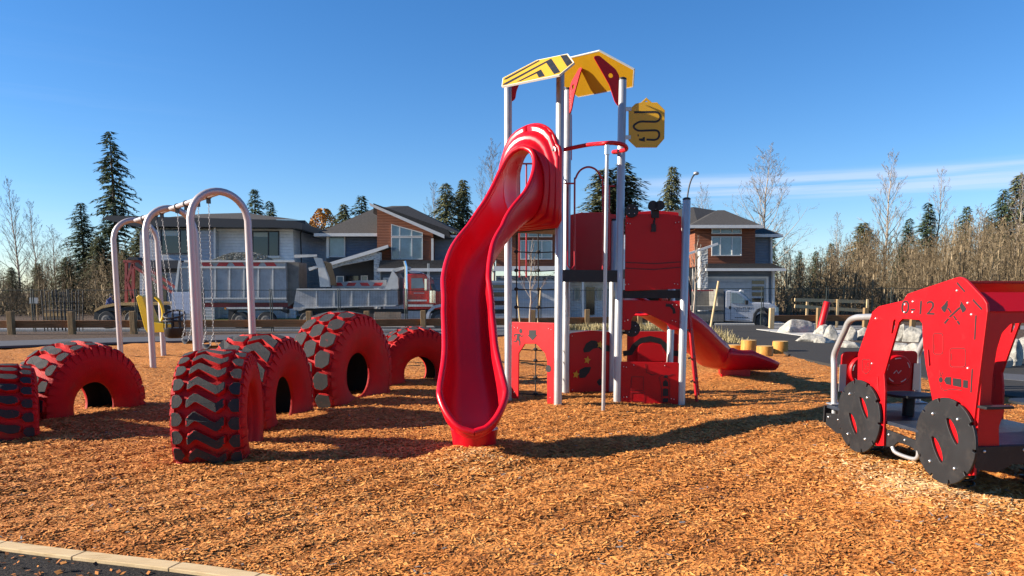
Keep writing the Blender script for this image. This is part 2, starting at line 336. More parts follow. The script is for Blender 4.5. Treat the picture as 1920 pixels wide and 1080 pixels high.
wear(M['red_panel'], (.30, .03, .03), 7, .56, .8, .35); wear(M['slide_red'], (.34, .04, .035), 6, .55, .75, .35); wear(M['alu'], (.13, .12, .10), 1.6, .48, .7, .55); wear(M['white_side'], (.30, .31, .32), .8, .5, .8, .3)
M['gravel_grey'] = ramp_mat('gravel_grey', [(0, (.10, .095, .075)), (.5, (.28, .27, .22)), (1, (.5, .48, .42))], 8, .9, 0, attr='tint')
M['skin'] = mat('skin', (.5, .3, .22), .6)
M['blue_cloth'] = mat('blue_cloth', (.03, .05, .16), .85)
M['dark_cloth'] = mat('dark_cloth', (.02, .02, .025), .85)
M['light_box'] = mat('pale_board', (.46, .50, .60), .6)
M['orange_ply'] = mat('orange_ply', (.6, .28, .08), .6)
M['amber'] = mat('amber_lens', (.7, .25, .02), .3)
# ---------------------------------------------------------------- ground
def gz(x, y):
    t = min(max((y - 28.5) / 13.5, 0), 1); z = -.62 * (t*t*(3 - 2*t)); u = min(max((y - 49) / 4, 0), 1)
    return z + .42 * u
def soup(name, V, tint, m, parent=None, n=4):         # V: (N, n, 3) loose faces with one shade value per face
    V = np.asarray(V, dtype=np.float32); N = len(V); me = bpy.data.meshes.new(name)
    me.vertices.add(N*n); me.vertices.foreach_set('co', V.reshape(-1)); me.loops.add(N*n); me.loops.foreach_set('vertex_index', np.arange(N*n, dtype=np.int32))
    me.polygons.add(N); me.polygons.foreach_set('loop_start', np.arange(0, N*n, n, dtype=np.int32)); me.polygons.foreach_set('loop_total', np.full(N, n, dtype=np.int32))
    me.update(); me.validate(); a = me.attributes.new('tint', 'FLOAT', 'FACE'); a.data.foreach_set('value', np.asarray(tint, dtype=np.float32)); me.materials.append(m)
    return put(bpy.data.objects.new(name, me), parent, False)
def grid_sheet(name, xs, ys, zf, m):
    mb = MB(); nx = len(xs); vs = [(x, y, zf(x, y)) for y in ys for x in xs]
    fs = [(j*nx+i, j*nx+i+1, (j+1)*nx+i+1, (j+1)*nx+i) for j in range(len(ys)-1) for i in range(nx-1)]
    mb.add(vs, fs, 0, True); return tag(mb.build(name, m, recalc=False), kind='structure')
def sheet(name, pts, m, dz=.03, follow=False, th=.06):         # polygon on the ground with a real edge
    P = [Vector((p[0], p[1], (gz(p[0], p[1]) if follow else 0) + dz)) for p in pts]; mb = MB(); mb.prism(P, (0, 0, -th))
    import bmesh
    o = mb.build(name, m); bm = bmesh.new(); bm.from_mesh(o.data); bmesh.ops.triangulate(bm, faces=[f for f in bm.faces if len(f.verts) > 4]); bm.to_mesh(o.data); bm.free()
    return tag(o, kind='structure')
ysl = [-8, 0, 10, 20, 26, 28, 30, 32, 34, 36, 38, 40, 42, 44, 46, 48, 49, 50, 51, 52, 53, 54, 60, 80, 120, 200, 400, 1200]
grid_sheet('ground', [-900, -200, -60, -30, -15, 0, 15, 30, 60, 200, 900], ysl, lambda x, y: gz(x, y) - .06, M['soil'])
MOUNDS = [(-.36, 7.15, .09, .55), (-.1, 6.75, .04, .5), (4.1, 13.7, .10, .9), (-2.6, 7.0, .03, .7), (-5.2, 9.2, .04, .8), (-5.1, 8.6, .03, .5), (3.2, 6.9, .05, .6), (3.3, 5.6, .05, .5), (-2.2, 9.4, .05, .8), (-1.5, 12.6, .06, .8), (5.0, 13.0, .05, 1.4), (1.2, 10.9, .03, 1.2)]
def mz(x, y):
    z = .018*np.sin(x*2.3 + 1.1*np.sin(y*1.7)) + .014*np.sin(y*3.1 + x*1.3 + 2) + .008*np.sin(x*7.1 + y*5.3) + .006*np.sin(x*13.7 - y*11.1)
    for (a, b, h, r) in MOUNDS: z = z + h*np.exp(-((x - a)**2 + (y - b)**2) / (r*r))
    return z
xs = [round(-24 + i*.11, 3) for i in range(330)]; ys = [round(.5 + i*.11, 3) for i in range(250)]
grid_sheet('mulch_bed', xs, ys, lambda x, y: float(mz(x, y)), M['mulch_base'])
def gl(L, z=0): return [tuple(G(px, py, z))[:2] for px, py in L]
near_l = gl([(-260, 660), (-60, 655), (0, 653), (200, 646), (450, 640), (650, 637), (850, 633), (1000, 630), (1160, 628)])
far_l = gl([(1160, 621), (1000, 622), (850, 624), (450, 630), (200, 637), (0, 643), (-60, 644), (-260, 648)])
sheet('path_left', near_l + far_l, M['path'], .062)
soil_far = gl([(1160, 621), (850, 624), (450, 630), (200, 637), (0, 643), (-60, 644), (-260, 648)])
sheet('soil_verge', [(-40, 28.6), (8, 28.6)] + soil_far, M['soil'], .056)
asp_near = gl([(1250, 628), (1300, 640), (1390, 655), (1466, 661), (1490, 673), (1560, 687), (1700, 704), (1860, 742), (2000, 764), (2300, 830)])
asp_far = gl([(2700, 690), (2000, 668), (1700, 652), (1560, 640), (1450, 622), (1432, 611.5), (1300, 611.5), (1270, 618)])
sheet('asphalt_path', asp_near + asp_far, M['asphalt'], .045)
sheet('rockery_soil', gl([(1450, 622), (1560, 640), (1700, 652), (2000, 668), (2700, 690)]) + [(40, 33), (22, 30.5), (10.5, 30.8)], M['soil'], .04)
sheet('concrete_pad', gl([(1418, 620), (1500, 621.5), (1640, 622), (1660, 632), (1560, 640), (1500, 632)]), M['concrete'], .065)
sheet('path_band', gl([(1880, 705), (2300, 735), (2300, 752), (1880, 716)]), M['path'], .052)
road = sheet('road', [(-90, 42.2), (90, 42.2), (90, 49), (-90, 49)], M['road'], .0, True)
sheet('road_kerb', [(-90, 42.0), (90, 42.0), (90, 42.2), (-90, 42.2)], M['concrete'], .12, True, .2)
sheet('far_kerb', [(-90, 49.0), (20, 49.0), (20, 49.2), (-90, 49.2)], M['concrete'], .12, True, .2)
sheet('driveway', [(-11.5, 49.2), (-3.5, 49.2), (-3.5, 53), (-11.5, 53)], M['concrete'], .05, True)
sheet('lawn', [(-21, 49.25), (-12, 49.25), (-12, 52.9), (-21, 52.9)], M['grass'], .06, True)
for nm, x0, x1 in (('driveway_middle', -1.5, 5), ('driveway_right', 12.5, 17.8)): sheet(nm, [(x0, 49.2), (x1, 49.2), (x1, 52), (x0, 52)], M['concrete'], .055, True)
# bottom-left: black grit and the timber edging
edge = [(-330, 1004), (-150, 1020), (0, 1042), (150, 1062), (330, 1084), (480, 1106), (620, 1135), (760, 1175), (880, 1235)]
E = [G(a, b) for a, b in edge]
sheet('grit_path', [tuple(p)[:2] for p in E] + [(-.1, 1.5), (-9, 1.5), (-9, 4.6)], M['black_grit'], .055)
root = empty('timber_edging', E[3], 0, 'pale new timber board edging curving round the mulch beside black grit', 'edging')
bp = spline([Vector((p.x, p.y, 0)) for p in E], 3); cuts = list(range(0, len(bp), 3))
for i in range(len(cuts) - 1):
    seg = bp[cuts[i]:cuts[i+1] + 1]; mb = MB()
    a, b = seg[0], seg[-1]; d = (b - a).normalized(); L = [p + Vector((-(d.y), d.x, 0))*.05 for p in seg]; R = [p - Vector((-(d.y), d.x, 0))*.05 for p in seg]
    sh = d*.0035
    poly = [L[0] + sh] + L[1:-1] + [L[-1] - sh] + [R[-1] - sh] + R[1:-1][::-1] + [R[0] + sh]
    mb.prism([Vector((p.x, p.y, -.08)) for p in poly], (0, 0, .155)); mb.build('board', M['edge_wood'], root, bevel=.004)
# ---------------------------------------------------------------- wood chips: nobody could count them
def inpoly(x, y, P):
    r = np.zeros(len(x), bool); n = len(P)
    for i in range(n):
        x0, y0 = P[i]; x1, y1 = P[(i+1) % n]
        c = ((y0 > y) != (y1 > y)) & (x < (x1 - x0)*(y - y0)/(y1 - y0 + 1e-12) + x0); r ^= c
    return r
def chips(name, N, m, lw, ww, pxr, pyr, power=1.0, tintf=None, zoff=.0, lab=None):
    px = rng.uniform(*pxr, N); u = rng.uniform(0, 1, N)**power; py = pyr[0] + (pyr[1] - pyr[0])*u
    t = (PP - py)/F; Y = -HC*(CP + t*SP)/(t*CP - SP); X = (px - CX)/F*(Y*CP + HC*SP)
    bad = inpoly(X, Y, asp_near + asp_far) | inpoly(X, Y, near_l + far_l) | inpoly(X, Y, [tuple(p)[:2] for p in E] + [(-.1, 1.5), (-9, 1.5), (-9, 4.6)]) | (Y > 25.5) | inpoly(X, Y, [(p.x + .0, p.y + .04) for p in E] + [(p.x, p.y - .1) for p in E[::-1]])
    bad |= (Y > 22) & (X > -2)
    for (a, b, r) in ((-.36, 7.42, .2),): bad |= ((X - a)**2 + (Y - b)**2 < r*r)
    X = X[~bad]; Y = Y[~bad]; n = len(X)
    L = rng.uniform(*lw, n)/2; Wd = rng.uniform(*ww, n)/2; a = rng.uniform(0, 2*np.pi, n); tl = rng.normal(0, .17, n); tw = rng.normal(0, .27, n)
    ux = np.stack([np.cos(a)*np.cos(tl), np.sin(a)*np.cos(tl), np.sin(tl)], 1); sx = np.stack([-np.sin(a)*np.cos(tw), np.cos(a)*np.cos(tw), np.sin(tw)], 1)
    c = np.stack([X, Y, mz(X, Y) + rng.uniform(.0, .016, n) + zoff], 1)
    tp = rng.uniform(.35, 1, n)[:, None]; k = rng.uniform(-.3, .3, n)[:, None]
    V = np.stack([c - ux*L[:, None] - sx*Wd[:, None]*tp, c + ux*L[:, None] - sx*Wd[:, None]*(1.1 - tp*.6), c + ux*L[:, None]*.9 + sx*Wd[:, None]*tp + ux*L[:, None]*k*.3, c - ux*L[:, None] + sx*Wd[:, None]], 1)
    tn = np.clip(rng.beta(2.6, 2.2, n), 0, 1) if tintf is None else tintf(n)
    if tintf is None:
        big = .5 + .5*np.sin(X*1.9 + 2*np.sin(Y*1.3)) * np.sin(Y*2.3 + X*.8); tn = np.clip(tn*.86 + .13*big, 0, 1)
        for (qa, qb, r) in ((-.3, 6.85, .42), (3.15, 6.6, .5), (3.3, 5.5, .55), (3.2, 6.0, .45)): tn = np.clip(tn + .32*np.exp(-((X - qa)**2 + (Y - qb)**2)/(r*r)), 0, 1)
        d2_ = np.sin(X*1.7 + 2.2*np.sin(Y*1.1 + 1))*np.sin(Y*2.9 + 1.5*np.sin(X*1.9)); tn = np.where(d2_ > .55, tn*(1 - .35*(d2_ - .55)/.45), tn); dk = np.sin(X*9.1 + 3*np.sin(Y*5.7))*np.sin(Y*8.3 + 2.5*np.sin(X*4.1)); tn = np.where((dk > .86) & (rng.uniform(0, 1, n) < .5), tn*.35, tn)
    o = soup(name, V, tn, m); tag(o, lab, 'wood chips', None, 'stuff'); return o
chips('wood_chips', 400000, M['chips'], (.022, .072), (.007, .020), (-220, 2140), (652, 1130), .85, lab='loose orange brown wood chip mulch covering the playground floor')
chips('grey_litter', 260, M['grey_chips'], (.025, .05), (.012, .02), (-100, 2020), (760, 1110), .8, tintf=lambda n: rng.uniform(0, 1, n), zoff=.012, lab='grey dead leaves and bark flakes scattered over the mulch')
# ---------------------------------------------------------------- buried tires
def tire(x, y, R, Wd, rin, c, rot, pattern, label, N=24, slant=0):
    rt = empty('tire', (x, y, 0), rot, label, 'tire', 'half buried tractor tires painted red')
    hw = Wd/2
    def surf(v): return R*(1 - .055*(abs(v)/hw)**2.2 - (.05 if pattern == 'none' else 0)) - .035
    prof = [(surf(v), v) for v in np.linspace(-hw*.94, hw*.94, 9)]
    side = [(R*.90, hw*1.0), (R*.82, hw*1.06), (R*.80, hw*1.075), (R*.72, hw*1.09), (R*.62, hw*1.05), (R*.60, hw*1.045), (R*.52, hw*.97), (rin + .045, hw*.86), (rin + .02, hw*.80), (rin, hw*.76), (rin + .004, hw*.66)]
    full = [(r, -v) for r, v in side[::-1]] + prof + side
    seg = 96
    def lathe(P, nm, m):
        mb = MB(); vs = []; 
        for r, v in P:
            for k in range(seg): a = 2*math.pi*k/seg; vs.append((v, r*math.cos(a), c + r*math.sin(a)))
        fs = [(i*seg+k, i*seg+(k+1) % seg, (i+1)*seg+(k+1) % seg, (i+1)*seg+k) for i in range(len(P)-1) for k in range(seg)]
        mb.add(vs, fs, 0, True); return mb.build(nm, m, rt, False, recalc=False)
    lathe(full, 'carcass', M['tire_red'])
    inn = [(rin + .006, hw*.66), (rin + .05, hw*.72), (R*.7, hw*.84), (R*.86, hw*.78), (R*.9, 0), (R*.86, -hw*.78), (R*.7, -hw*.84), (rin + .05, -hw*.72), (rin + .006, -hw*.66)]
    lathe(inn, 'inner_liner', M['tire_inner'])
    mb = MB(); rnd = random.Random(int(R*1000) + N)
    def mp(u, v, h):
        th = u/R + v*slant; r = surf(v) + h; return Vector((v, r*math.cos(th), c + r*math.sin(th)))
    def block(poly, h=.045, red=.012):
        P = roundpoly(poly, .022, 3); cen = sum((Vector(p) for p in P), Vector((0, 0)))/len(P); n = len(P)
        if mp(cen.x, cen.y, 0).z < -.12: return
        lo = [mp(*(cen + (p - cen)*1.10), -.01) for p in P]; hi = [mp(*p, h) for p in P]; hi2 = [mp(*(cen + (p - cen)*.94), h + .003) for p in P]; ct = mp(cen.x, cen.y, h + .004)
        vs = lo + hi + hi2; b = len(mb.v); mb.v += [tuple(q) for q in vs]; mb.f.append([b + 2*n + i for i in range(n)]); mb.m.append(1); mb.s.append(False)
        for i in range(n):
            j = (i+1) % n
            mb.f.append([b+i, b+j, b+n+j, b+n+i]); mb.m.append(0); mb.s.append(False)
            mb.f.append([b+n+i, b+n+j, b+2*n+j, b+2*n+i]); mb.m.append(0 if rnd.random() < .35 else 1); mb.s.append(False)
    circ_ = 2*math.pi*R; p = circ_/N
    jit = lambda: rnd.uniform(-.004, .004)
    for k in range(N):
        u = k*p
        if pattern == 'zig':
            cl = [(-.54, .04), (-.30, -.34), (.32, .34), (.54, .0)]; t = .26
            cl = [(a*hw, b*p) for a, b in cl]
            up = [(b + t*p + jit(), a) for a, b in cl]; dn = [(b - t*p*.92 + jit(), a) for a, b in cl][::-1]
            block([(u + a, b) for a, b in up + dn], .05)
            for s in (-1, 1):
                q = u + (.18 if s > 0 else -.12)*p; block([(q - .40*p, s*.96*hw), (q - .36*p, s*.74*hw), (q, s*.62*hw), (q + .36*p, s*.74*hw), (q + .40*p, s*.96*hw)], .046)
        elif pattern == 'bone':
            bl = [(-.36, -.44), (-.26, -.58), (.10, -.56), (.26, -.44), (.22, -.2), (.34, .05), (.50, .22), (.50, .46), (.34, .58), (.06, .56), (-.08, .40), (-.08, .16), (-.22, -.05), (-.34, -.22)]
            block([(u + a*p + jit(), b*hw) for a, b in bl], .045)
            for s in (-1, 1):
                q = u + (.5*p if s > 0 else .3*p); block([(q - .34*p, s*.70*hw), (q, s*.60*hw), (q + .34*p, s*.70*hw), (q + .32*p, s*.95*hw), (q - .32*p, s*.95*hw)], .042)
        elif pattern == 'hex':
            block([(u - .44*p, -.02*hw), (u - .30*p, .26*hw), (u + .30*p, .30*hw), (u + .46*p, .02*hw), (u + .30*p, -.26*hw), (u - .30*p, -.28*hw)], .05)
            for s in (-1, 1):
                q = u + .5*p; block([(q - .44*p, s*.52*hw), (q - .16*p, s*.32*hw), (q + .36*p, s*.40*hw), (q + .42*p, s*.72*hw), (q + .2*p, s*.96*hw), (q - .34*p, s*.94*hw)], .05)
        elif pattern == 'bar':
            cl = [(-.96, -.9), (-.5, -.1), (-.1, .05), (.4, -.35), (.96, .35)]; cl = [(a*hw, b*p) for a, b in cl]
            up = [(b + .36*p, a) for a, b in cl]; dn = [(b - .30*p, a) for a, b in cl][::-1]
            h2 = 3
            block([(u + a, b) for a, b in up[:h2] + dn[-h2:]], .05); block([(u + a, b) for a, b in [(up[2][0], .03*hw)] + up[3:] + dn[:2] + [(dn[2][0], .03*hw)]], .05)
    mb.build('tread', [M['tire_red'], M['tire_black']], rt, False)
    sbs = {-1: MB(), 1: MB()}; K = N*(2 if pattern in ('hex', 'bone') else 1)*1
    K = max(K, 40)
    for k in range(K):
        a0 = 2*math.pi*k/K; a1 = a0 + 2*math.pi/K*.62
        if c + R*math.sin((a0 + a1)/2) < -.1: continue
        for s in (-1, 1):
            q = [(surf(hw*.95*s) + .030, hw*.90*s), (R*.925, hw*1.03*s), (R*.79, hw*1.092*s), (R*.79, hw*1.04*s), (R*.86, hw*.9*s)]
            V = [[Vector((v, r*math.cos(a), c + r*math.sin(a))) for r, v in q] for a in (a0, a1)]
            sbs[s].add(V[0] + V[1], [(0,1,2,3,4), (9,8,7,6,5)] + [(i, (i+1) % 5, 5 + (i+1) % 5, 5 + i) for i in range(5)])
    for s in (-1, 1): sbs[s].build('shoulder_tread', M['tire_red'], rt, False)
    return rt
def rz(dx, dy): return math.atan2(dy, dx) - math.pi/2
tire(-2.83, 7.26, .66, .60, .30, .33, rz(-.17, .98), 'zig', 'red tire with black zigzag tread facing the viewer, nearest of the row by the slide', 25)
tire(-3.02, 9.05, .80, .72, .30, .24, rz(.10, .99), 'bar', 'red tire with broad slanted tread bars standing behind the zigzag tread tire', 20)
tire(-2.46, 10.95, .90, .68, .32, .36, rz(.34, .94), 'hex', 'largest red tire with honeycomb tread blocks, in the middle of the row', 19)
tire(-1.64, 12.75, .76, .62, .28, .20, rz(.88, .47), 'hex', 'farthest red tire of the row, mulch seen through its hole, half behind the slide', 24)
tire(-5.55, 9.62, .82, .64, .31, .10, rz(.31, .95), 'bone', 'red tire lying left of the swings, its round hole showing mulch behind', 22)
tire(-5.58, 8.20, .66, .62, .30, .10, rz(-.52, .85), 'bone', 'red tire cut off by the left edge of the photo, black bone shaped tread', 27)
# ---------------------------------------------------------------- play tower
GP = lambda px, Y: Vector(((px - CX)/F*(Y*CP + HC*SP), Y, 0))
P1 = G(1046, 764); P2 = GP(953, 10.85); P4 = GP(1157, 10.5); P3 = P2 + P4 - P1; P5 = GP(1277, 10.45)
e5 = (P5 - P4); g5 = Vector((-e5.y, e5.x, 0)).normalized()*1.12; P6 = P4 + g5; P7 = P5 + g5
e = (P1 - P2); e.z = 0; eL = e.length; eu = e.normalized(); gu = Vector((-eu.y, eu.x, 0))          # gu: away from the slide
f4 = (P4 - P1).normalized(); Zv = Vector((0, 0, 1))
TW = empty('play_tower', P1, 0, 'tall silver post climbing tower with yellow hazard striped roof and red panels', 'play tower')
RP = .054
def post(p, top, name='post', m='galv', r=RP):
    mb = MB(); q = Vector((p.x, p.y, -.3)); mb.tube([q, Vector((p.x, p.y, top)), Vector((p.x, p.y, top + .012))], [r, r, r*.8], 20)
    return mb.build(name, M[m], TW)
zt = {}
for p, t in ((P1, W(1057, 141, P1.y).z), (P2, W(957, 165, P2.y).z), (P3, W(1070, 170, P3.y).z), (P4, W(1170, 151, P4.y).z), (P5, W(1289, 376, P5.y).z), (P6, 2.6), (P7, 2.6)):
    q = post(p, t); mb = MB(); mb.tube([Vector((p.x, p.y, t + .012)), Vector((p.x, p.y, t + .028)), Vector((p.x, p.y, t + .04))], [RP*1.03, RP*1.0, RP*.6], 18); mb.build('cap', M['black'], q)
zlow, = (min(W(957, 165, P2.y).z, W(1057, 141, P1.y).z),)
# roof: two long six sided plates
gup = (P3 - P2); gup = (gup - eu*gup.dot(eu)).normalized()
def roof_plate(name, O, B, L):
    Mt = frame(O, eu, B); pts = px2(Mt, L)
    return plate(name, pts, [], .022, Mt, M['yellow_panel'], TW), Mt, pts
def px2(Mt, L):                                    # traced picture points -> panel coordinates
    O = Mt.translation; N = Mt.to_3x3() @ Vector((0, 0, 1)); inv = Mt.inverted()
    return [(inv @ onplane(a, b, O, N)).to_2d() for a, b in L]
OA = Vector((*((P1 + P2)/2 - gup*.10).to_2d(), 4.50)); plA, MA, ptA = roof_plate('roof_panel', OA, gup + Zv*.95, [(941.8, 163.2), (944, 147.5), (1007, 114.4), (1064.6, 102.6), (1076.4, 119), (1049.6, 141.2)])
OB = Vector((*((P3 + P4)/2 + gup*.10).to_2d(), 4.50)); plB, MB_, ptB = roof_plate('roof_panel', OB, -gup + Zv*1.0, [(1052, 112), (1124, 95), (1189, 130), (1187, 162), (1085, 181), (1044, 150)])
tag(plA, 'yellow roof panel with black chevron stripes')
z3 = lambda L: [(930 + a/6.352, 90 + b/6.352) for a, b in L]
sA = 1 if (MA.to_3x3() @ Vector((0, 0, 1))).dot(-gup + Zv) > 0 else -1
mb = MB()
for L in ([(770, 100), (848, 92), (918, 185), (852, 232)], [(602, 184), (662, 134), (772, 298), (697, 322)], [(655, 138), (92, 436), (90, 452), (132, 443), (604, 186)], [(515, 153), (495, 165), (112, 370), (98, 388), (130, 384), (528, 164)], [(484, 300), (540, 264), (588, 345), (515, 362)], [(536, 268), (250, 412), (300, 404), (490, 312)]):
    mb.prism([MA @ Vector((q.x, q.y, sA*.0105)) for q in px2(MA, z3(L))], MA.to_3x3() @ Vector((0, 0, sA*.002)))
mb.build('black_stripe', M['black_panel'], plA)
for Mt, pts, pl_ in ((MA, ptA, plA), (MB_, ptB, plB)):
    mb = MB(); ring = [Mt @ Vector((q.x, q.y, 0)) for q in pts]
    for i in range(6): mb.bar(ring[i], ring[(i+1) % 6], .012, .025, up=Mt.to_3x3() @ Vector((0, 0, 1)))
    mb.build('white_edge', M['white_edge'], pl_)
mb = MB()
for x, y in ((1092, 118), (1110, 112), (1144, 128), (1076, 140)): q = onplane(x, y, MB_.translation - (MB_.to_3x3() @ Vector((0, 0, 1)))*(-.01 if sA < 0 else .01), MB_.to_3x3() @ Vector((0, 0, 1))); mb.ball(q, .022, 8)
mb.build('roof_bolts', M['red_dark'], plB)
def bracket(p, d, zt_, big=1.0, holes=True):
    big *= .78       # red gusset plate at a post, d = inward direction
    Mt = frame(Vector((p.x, p.y, zt_)), d, Zv)
    out_ = [(.05, -.50*big), (.05, .02), (.10, .10), (.44*big, .36*big), (.54*big, .34*big), (.46*big, .16), (.24*big, -.10), (.10, -.42*big)]
    plate('roof_bracket', roundpoly(out_, .03), [circ(.22*big, .02, .035)] if holes else [], .02, Mt, M['red_panel'], TW)
ztop = 4.5
bracket(P2, f4 + eu*.15, 4.40, .62); bracket(P1, f4*.5 - eu*.6, 4.36, .62); bracket(P4, -f4*.9 - eu*.35, 4.38, .95); bracket(P3, eu*.9 - f4*.2, 4.40, .85)
# slide -----------------------------------------------------------------
SL = empty('twisting_slide', G(890, 852), 0, 'tall glossy red plastic slide curving down to the mulch in the middle', 'slide')
Mid = (P1 + P2)/2; Mid.z = 0
ctrl = [(Mid.x, Mid.y, 2.50), (Mid.x - .10, Mid.y - .16, 2.49), (.13, 10.16, 2.45), (-.02, 9.93, 2.31), (-.24, 9.62, 2.06), (-.42, 9.22, 1.76), (-.50, 8.78, 1.42), (-.485, 8.35, 1.08), (-.45, 7.95, .76), (-.41, 7.55, .47), (-.38, 7.2, .29), (-.35, 6.82, .21)]
CL = spline(ctrl, 18); nS = len(CL)
acc = [0]
for i in range(1, nS): acc.append(acc[-1] + (CL[i] - CL[i-1]).length)
LT = acc[-1]
def smooth(a, b, x): t = min(max((x - a)/(b - a), 0), 1); return t*t*(3 - 2*t)
sect = []; NU = 28
rimL, rimR = [], []
s0, s1 = .36, .80
tipL = .36
for i in range(nS):
    s = acc[i]; T = (CL[min(i+1, nS-1)] - CL[max(i-1, 0)]).normalized()
    Lat = Vector((T.y, -T.x, 0)); 
    if i == 0: Lat = Vector((-eu.x, -eu.y, 0)) * (1 if Lat.dot(-eu) > 0 else -1)
    Lat.normalize(); Up = Lat.cross(T)
    if Up.z < 0: Up = -Up
    hood = 1 - smooth(s0, s1 + .35, s)
    Up = (Up*(1 - hood) + Zv*hood).normalized()
    half = .255 + .05*hood + .055*smooth(LT - 1.3, LT - .4, s); ch = .31 + .17*hood
    tt = min(max((s - (LT - tipL))/tipL, 0), 1); half_ = half*math.sqrt(max(1 - tt*tt, .0)) + .001; wall = 1 - .8*tt**1.5
    th = math.pi
    if s > s0: th = math.pi*(.5 + .035) + (math.pi*.465)*(1 - smooth(s0 - .25, s1, s))**1.0
    if s > s0:
        q = min((s - s0)/(s1 - s0), 1); th = math.pi*(.53 + .47*(1 - math.sqrt(min(1, 1 - (1 - q)**2.2))))
    row = []
    for k in range(NU + 1):
        a = (2*k/NU - 1)*th
        ce = ch
        sx = math.sin(a); x = half_*math.copysign(abs(sx)**(.62 + .3*hood), sx); z = (ce - ce*math.cos(a)) if abs(a) > 1e-6 else 0
        if abs(a) < math.pi/2: z = ce*(1 - math.cos(a)**(.9))
        row.append(CL[i] + Lat*x + Up*z*wall)
    sect.append((row, T, Lat, Up, s))
mb = MB(); vs = [p for r in sect for p in r[0]]
fs = [(i*(NU+1)+k, i*(NU+1)+k+1, (i+1)*(NU+1)+k+1, (i+1)*(NU+1)+k) for i in range(nS-1) for k in range(NU)]
mb.add(vs, fs, 0, True); chute = mb.build('chute', M['slide_red'], SL, recalc=False)
so_ = chute.modifiers.new('solid', 'SOLIDIFY'); so_.thickness = .03; so_.offset = -1
import bmesh as _b
_bm = _b.new(); _bm.from_mesh(chute.data); _b.ops.remove_doubles(_bm, verts=_bm.verts, dist=.002); _b.ops.recalc_face_normals(_bm, faces=_bm.faces); _bm.to_mesh(chute.data); _bm.free()
i0 = next(i for i in range(nS) if acc[i] > s0)
rl = [sect[i][0][0] for i in range(i0, nS)]; rr_ = [sect[i][0][-1] for i in range(i0, nS)]
topc = (rl[0] + rr_[0])/2
loop = rl[::-1] + rr_
loop = [loop[0]] + [p for i, p in enumerate(loop[1:], 1) if (p - loop[i-1]).length > .004]
mb = MB(); mb.tube(loop + [loop[0] + Vector((.001, 0, 0))], .034, 12); mb.build('rim', M['slide_red'], SL)
# ringed hood between rim arch and flange
iH = max(i0 - 1, 1); inner = sect[iH][0]; cenI = CL[iH] + Zv*.55; cenO = Vector((Mid.x, Mid.y, 0)) - gu*.06 + Zv*3.08
zb_, zs_, zt_ = 2.40, 3.38, 3.74; hwF = eL/2 + .045; Mid = Mid + eu*.03
def outer_ring(a, k=1.0):      # a: 0 = down, pi = up, signed
    d = Vector((math.sin(a), -math.cos(a))); best = 9
    segs = [((-hwF, zb_), (hwF, zb_)), ((hwF, zb_), (hwF, zs_)), ((-hwF, zs_), (-hwF, zb_))]
    arch = [(hwF, zs_), (hwF - .06, zs_ + .03)] + [(hwF*.86*math.cos(t), zs_ + .03 + (zt_ - zs_ - .03)*math.sin(t)) for t in np.linspace(.12, math.pi - .12, 16)] + [(-hwF + .06, zs_ + .03), (-hwF, zs_)]
    segs += list(zip(arch[:-1], arch[1:]))
    o = Vector((0, 3.08))
    for A_, B_ in segs:
        A_ = Vector(A_); B_ = Vector(B_); v = B_ - A_; den = d.x*(-v.y) + d.y*v.x
        if abs(den) < 1e-9: continue
        w = A_ - o; t = (w.x*(-v.y) + w.y*v.x)/den; u = (d.x*w.y - d.y*w.x)/den
        if t > 0 and -1e-6 <= u <= 1 + 1e-6: best = min(best, t)
    return o + d*best*k
lat0 = sect[iH][2]; latO = eu if eu.dot(lat0) > 0 else -eu
rings = []; NR = 22
for r in range(NR + 1):
    t = r/NR; row = []
    st = t*3.2; stp = (math.floor(st) + smooth(.25, .95, st - math.floor(st)))/3.2; stp = min(stp, 1)
    for k in range(NU + 1):
        pl_ = inner[k] - CL[iH]; xa = pl_.dot(sect[iH][2]); za = pl_.z - .48; a = math.atan2(xa*(1 if latO.dot(sect[iH][2]) > 0 else -1), -za); a = a if k not in (0, NU) else (-math.pi*.999 if k == 0 else math.pi*.999)*(1 if latO.dot(sect[iH][2]) > 0 else -1); oo = outer_ring(a*.999); po = Vector((Mid.x, Mid.y, 0)) - gu*.075 + latO*oo.x + Zv*oo.y
        pi_ = inner[k]; out_dir = pi_ - (CL[iH] + Zv*.55); out_dir.z = out_dir.z
        fl = 1.0
        tt = min(t/.80, 1)
        q = pi_.lerp(po, tt**1.0)
        dpt = (1 - stp)                                   # how far the ring sits in front of the flange
        base = (q - (Vector((Mid.x, Mid.y, 0)) - gu*.075)); dd = base.dot(-gu); di = (pi_ - (Vector((Mid.x, Mid.y, 0)) - gu*.075)).dot(-gu)
        q = q + gu*dd - gu*(di*(1 - min(stp*1.12, 1)))
        row.append(q)
    rings.append(row)
mb = MB(); fs = [(i*(NU+1)+k, i*(NU+1)+k+1, (i+1)*(NU+1)+k+1, (i+1)*(NU+1)+k) for i in range(NR) for k in range(NU)]
mb.add([p for r in rings for p in r], fs, 0, True); hood_o = mb.build('hood', M['slide_red'], SL); _bm = _b.new(); _bm.from_mesh(hood_o.data); _b.ops.remove_doubles(_bm, verts=_bm.verts, dist=.006); _b.ops.recalc_face_normals(_bm, faces=_bm.faces); _bm.to_mesh(hood_o.data); _bm.free(); q = hood_o.modifiers.new('solid', 'SOLIDIFY'); q.thickness = .02; q.offset = 0
fl = [outer_ring((2*k/60 - 1)*math.pi) for k in range(60)]
mb = MB(); mb.tube([Vector((Mid.x, Mid.y, 0)) - gu*.07 + latO*p.x + Zv*p.y for p in fl], .028, 8, closed=True); mb.build('hood_lip', M['slide_red'], hood_o)
